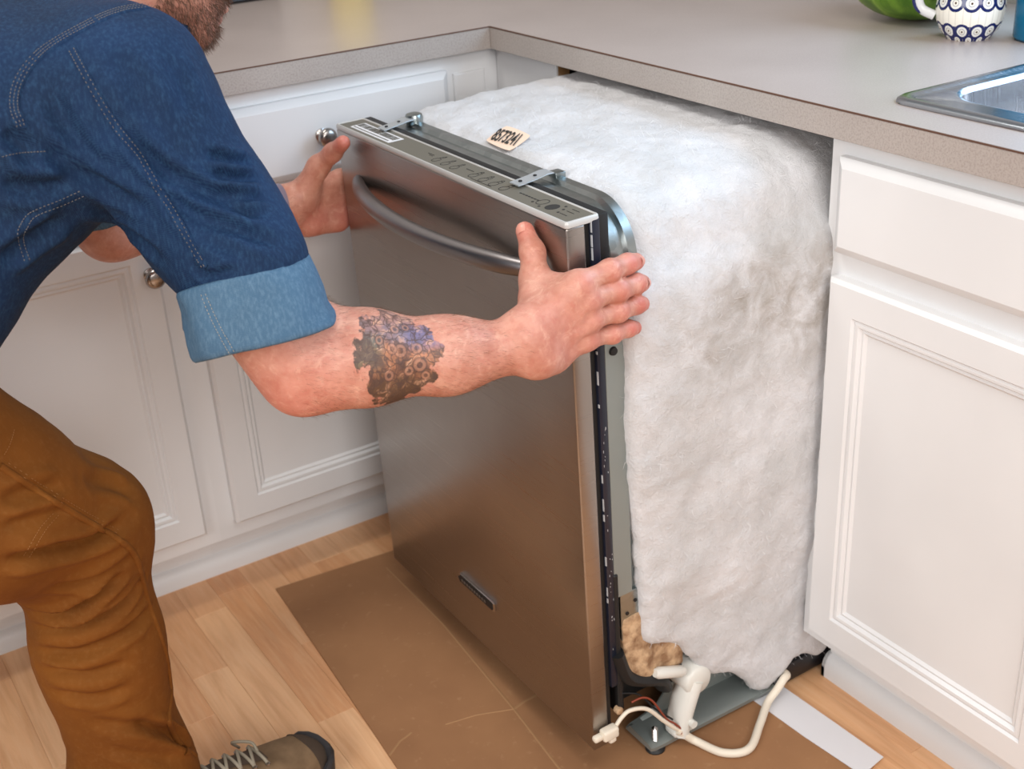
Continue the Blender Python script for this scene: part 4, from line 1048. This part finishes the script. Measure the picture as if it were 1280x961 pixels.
V = folds(V, F, [([(148, 150), (192, 203), (240, 234), (302, 261), (330, 277)], 0.0093, 0.0077), ([(31, 161), (76, 199), (120, 226), (192, 268)], 0.0075, 0.0090),
    ([(255, 190), (290, 200), (318, 204)], 0.0075, 0.0054), ([(262, 216), (295, 222), (322, 222)], 0.0078, 0.0054), ([(272, 237), (305, 246), (332, 250)], 0.0075, 0.0054),
    ([(192, 222), (241, 262), (300, 288), (352, 306)], 0.0083, 0.0081), ([(193, 240), (257, 290), (310, 320)], 0.0053, 0.0081), ([(110, 250), (160, 290), (205, 330)], 0.0053, 0.0081),
    ([(205, 60), (228, 110), (240, 150)], 0.0045, 0.0108), ([(60, 110), (90, 170), (130, 215)], 0.0053, 0.0099), ([(130, 60), (165, 100), (185, 150)], 0.0037, 0.0108), ([(238, 330), (262, 345), (300, 335)], 0.0045, 0.0054),
    ([(0, 165), (25, 180), (45, 210)], 0.0090, 0.0090), ([(0, 230), (40, 235), (95, 225)], 0.0075, 0.0090), ([(0, 330), (40, 300), (85, 270)], 0.0090, 0.0108)])
nz = fbm(V, 14, 3, 3.0); V = V + vnormals(V, F) * (nz * .0022)[:, None]
sh = add('shirt', np_mesh('shirt', V - np.array(PB), F), M['denim'], MAN); SBV = BVHTree.FromPolygons([tuple(p) for p in V], [tuple(f) for f in F])
seamA = [(27, 160), (17, 131), (24, 100), (52, 65), (103, 34), (148, 14), (200, 6)]; seamB = [(89, 60), (103, 86), (124, 124), (148, 162), (172, 193), (192, 227), (213, 261), (234, 296), (256, 334)]
ribbon('armhole_seam', SBV, seamA, .0062, .0016, M['denim'], sh); stitches('armhole_stitching', SBV, seamA, (-.0034, 0.0, .0034), M['thread_tan'], sh, lift=.0020)
ribbon('sleeve_seam', SBV, seamB, .0050, .0014, M['denim'], sh); stitches('sleeve_stitching', SBV, seamB, (-.0026, .0026), M['thread_tan'], sh, lift=.0018)
for pt in ([(0, 196), (28, 191), (55, 189)], [(103, 237), (70, 252), (38, 265), (26, 280), (22, 296), (31, 327)], [(108, 243), (76, 257), (45, 270), (34, 284), (29, 298), (37, 325)]): stitches('chest_stitching', SBV, pt, (0,), M['thread_tan'], sh)
# rolled cuffs
def cuff(c0, c1, a0, a1, b0, b1, uv, name='cuff', ph=0.0):
    axc = c1 - c0; Lc = np.linalg.norm(axc); axc /= Lc; u = uv - axc * (uv @ axc); u /= np.linalg.norm(u); w = np.cross(axc, u)
    prof = [(.10, -.004), (-.01, -.003), (-.045, .0020), (-.03, .0052), (.02, .0066), (.25, .0058), (.5, .0064), (.75, .0056), (.93, .0068), (1.0, .0062), (1.035, .0035), (1.03, -.0005), (.97, -.003), (.55, -.004), (.10, -.006)]
    mb = MB(); rings = []; n = 72
    for s, e in prof:
        ring = []
        for k in range(n):
            a = 2 * math.pi * k / n; wob_ = noise.fractal(Vector((math.cos(a) * 2.2 + ph, math.sin(a) * 2.2, s * 2.0)), 1, 2, 3) * .0035
            q_ = c0 + axc * (Lc * (s + .05 * math.sin(2 * a + 1 + ph))) + u * math.cos(a) * (a0 + (a1 - a0) * s + e + wob_) + w * math.sin(a) * (b0 + (b1 - b0) * s + e + wob_)
            ring.append(Vector(q_) - PB)
        rings.append(ring)
    mb.loft(rings, False, False); return mb.obj(name, M['denim_faded'], sh, 70)
cuR = cuff(CU0, CU1, .0655, .0725, .0645, .066, np.array((.1363, -.0890, .0280)))
la = J['L_elb'] - J['L_sho']; la /= np.linalg.norm(la); cuff(J['L_elb'] + np.array((-.01, 0, .075)) - la * .03, J['L_elb'] + np.array((-.01, 0, .075)) + la * .035, .066, .07, .066, .07, np.array((1., 0, 0)), ph=4.0)
me = cuR.data; CBV = BVHTree.FromPolygons([v_.co + PB for v_ in me.vertices], [tuple(p.vertices) for p in me.polygons])
stitches('cuff_stitching', CBV, [(253, 364), (266, 395), (279, 421), (293, 446)], (-.0030, .0030), simple('thread_pale', srgb(168, 160, 146), .8), cuR, lift=.0007)
# collar
nb = np.array((-.735, -.41, 1.060)); nd = hd(-.03, 0, -.06) - nb; nd /= np.linalg.norm(nd); u = np.array((0, 1., 0)); w = np.cross(nd, u)
mb = MB(); rings = []
for h_, e in ((-.020, .003), (.006, .004), (.026, .006), (.029, .003), (.026, .0), (-.02, -.001)):
    rings.append([Vector(nb + nd * (h_ + .010 * math.cos(a)) + u * math.cos(a + math.pi / 2) * (.068 + e) + w * math.sin(a + math.pi / 2) * (.070 + e)) - PB for a in np.linspace(0, 2 * math.pi, 44, endpoint=False)])
mb.loft(rings, False, False).obj('collar', M['denim'], sh, 60)

# ---------------------------------------------------------------- trousers
def trousers(P):
    d = chain(P, [((-1.125, -.515, .745), .128), ((-1.0167, -.5034, .5935), .1060), ((-.9171, -.4623, .5005), .0830), ((-.9218, -.4624, .3300), .0740), ((-.9175, -.4740, .1150), .0740), ((-.9100, -.4800, .0300), .0800)], .04)
    l = chain(P, [((-1.135, -.32, .745), .128), ((-1.22, -.28, .60), .112), ((-1.28, -.27, .42), .095), ((-1.38, -.26, .24), .085), ((-1.46, -.25, .10), .08)], .05)
    h = smin(ell(P, (-1.15, -.42, .765), (.14, .18, .13)), smin(d, l, .04), .05)
    h = smax(h, .085 + .25 * (P[:, 0] + .86) * 0 - P[:, 2], .008)
    return smax(h, .78 * (P[:, 2] - .86) + .62 * (P[:, 0] + 1.10) * -0 - .0, .008)
V, F = surf(trousers, (-1.62, -.68, .04), (-.74, -.08, .96), .0044); V = relax(V, F, 2, .4)
V = folds(V, F, [([(0, 702), (50, 692), (110, 678), (165, 648)], 0.0138, 0.0088), ([(15, 762), (75, 767), (110, 752), (168, 706)], 0.0130, 0.0080), ([(35, 784), (100, 782), (150, 760), (182, 722)], 0.0094, 0.0072),
    ([(40, 812), (100, 815), (160, 790), (195, 755)], 0.0087, 0.0072), ([(50, 836), (110, 842), (165, 828)], 0.0072, 0.0072), ([(60, 864), (120, 872), (165, 858)], 0.0065, 0.0080), ([(100, 598), (145, 606), (165, 615)], 0.0058, 0.0096),
    ([(0, 628), (40, 614), (80, 606)], 0.0072, 0.0088), ([(0, 660), (45, 648), (95, 632)], 0.0058, 0.0080), ([(165, 905), (210, 915), (250, 940)], 0.0109, 0.0072), ([(110, 900), (160, 905), (200, 895)], 0.0051, 0.0088), ([(130, 935), (180, 945), (230, 950)], 0.0043, 0.0080),
    ([(60, 735), (120, 725), (175, 690)], 0.0065, 0.0072)])
nz = fbm(V, 12, 3, 8.0); V = V + vnormals(V, F) * (nz * .0030)[:, None]
tr_ = add('trousers', np_mesh('trousers', V - np.array(PB), F), M['canvas'], MAN); TBV = BVHTree.FromPolygons([tuple(p) for p in V], [tuple(f) for f in F])
sm = [(0, 582), (50, 615), (100, 646), (145, 672), (170, 697), (187, 755), (206, 810), (214, 860), (212, 900), (224, 928), (248, 945)]
ribbon('leg_seam', TBV, sm, .0042, .0026, M['canvas'], tr_, 8)
stitches('leg_stitching', TBV, [(4, 575), (54, 607), (102, 637), (147, 662)], (0, .005), M['thread_brown'], tr_, step=.0045, L_=.0026, across=False)
for pt in ([(68, 640), (50, 660), (38, 680), (30, 694)], [(75, 642), (57, 662), (45, 682), (37, 696)], [(18, 535), (12, 555), (4, 570)]): stitches('pocket_stitching', TBV, pt, (0,), M['thread_brown'], tr_)
ribbon('hem_fold', TBV, [(232, 940), (248, 936), (262, 944)], .004, .002, M['canvas'], tr_)

# ---------------------------------------------------------------- shoes
def shoe_at(heel, ang, suffix_hidden=False):
    root = empty('shoe', Vector((heel[0], heel[1], 0)) - PB, (0, 0, ang)); root.parent = MAN
    ST = [(.000, .012, .060), (.008, .026, .092), (.03, .033, .105), (.07, .035, .106), (.11, .036, .104), (.145, .039, .096), (.18, .0435, .083), (.215, .047, .071), (.245, .0475, .0625), (.268, .044, .057), (.284, .035, .049), (.294, .022, .040), (.2985, .006, .032)]
    def sec(s, w, h, e=0.0, z0=.018):
        return [Vector((s, (w + e) * math.copysign(abs(math.cos(a)) ** .72, math.cos(a)) + .010 * math.sin(s * 9), z0 + (h - z0 + e) * (abs(math.sin(a)) ** .85))) for a in np.linspace(0, math.pi, 17)]
    up = MB(); up.loft([sec(*q_) for q_ in ST]).obj('upper', M['suede'], root, 60)
    tp = MB(); tp.loft([sec(s, w, h, .0016) for s, w, h in ST if s >= .262]).obj('toe_cap', M['suede_dark'], root, 60)
    rings = []
    for e, z in ((.001, 0), (.006, .002), (.007, .020), (.004, .026), (.0, .026)):
        pr = []
        for s, w, h in ST: pr.append((s + (e if s > .25 else (-e if s < .02 else 0)), (w + e)))
        o_ = [Vector((s, w + .010 * math.sin(s * 9), z + (.010 if (s > .285 and z > .01) else 0) + .006 * max(0, (s - .2) / .1) ** 2)) for s, w in pr] + [Vector((s, -w + .010 * math.sin(s * 9), z + (.010 if (s > .285 and z > .01) else 0) + .006 * max(0, (s - .2) / .1) ** 2)) for s, w in reversed(pr)]
        rings.append(o_)
    MB().loft(rings).obj('sole', M['sole_rubber'], root, 40)
    def top(s, b):
        for (s0, w0, h0), (s1, w1, h1) in zip(ST, ST[1:]):
            if s0 <= s <= s1:
                k = (s - s0) / (s1 - s0); w = w0 + (w1 - w0) * k; h = h0 + (h1 - h0) * k
                c = max(-1, min(1, b)); aa = math.acos(math.copysign(abs(c) ** (1 / .72), c))
                return Vector((s, w * c + .010 * math.sin(s * 9), .018 + (h - .018) * abs(math.sin(aa)) ** .85 + .003))
    MB().loft([[top(s, b) for b in np.linspace(-.34, .34, 7)] for s in np.linspace(.10, .205, 8)], False, False, False).obj('tongue', M['suede_dark'], root, 60)
    for i in range(5):
        s = .118 + i * .020
        MB().tube([top(s, b) + Vector((0, 0, .0015)) for b in np.linspace(-.5, .5, 9)], .0026, 8).obj('lace', M['lace'], root, 60)
        if i < 4: MB().tube([top(s + .020 * (b + .5), b) + Vector((0, 0, .003)) for b in np.linspace(-.5, .5, 9)], .0024, 8).obj('lace', M['lace'], root, 60)
    for sy in (-1, 1):
        for i in range(5):
            MB().lathe([(.0036, -.001), (.0036, .001), (.001, .0012)], top(.118 + i * .020, sy * .52), 'Z', 10).obj('eyelet', M['nickel'], root)
    MB().tube(catmull([top(.198, -.02) + Vector((0, 0, .005)), top(.20, .3) + Vector((0, .004, .010)), top(.185, .7) + Vector((0, .012, .010)), top(.20, .85) + Vector((0, .016, -.002))], 6), .0022, 8).obj('lace', M['lace'], root, 60)
    return root
shoe_at((-.945, -.545), math.atan2(.063, .288))
shoe_at((-1.55, -.24), math.radians(-8))
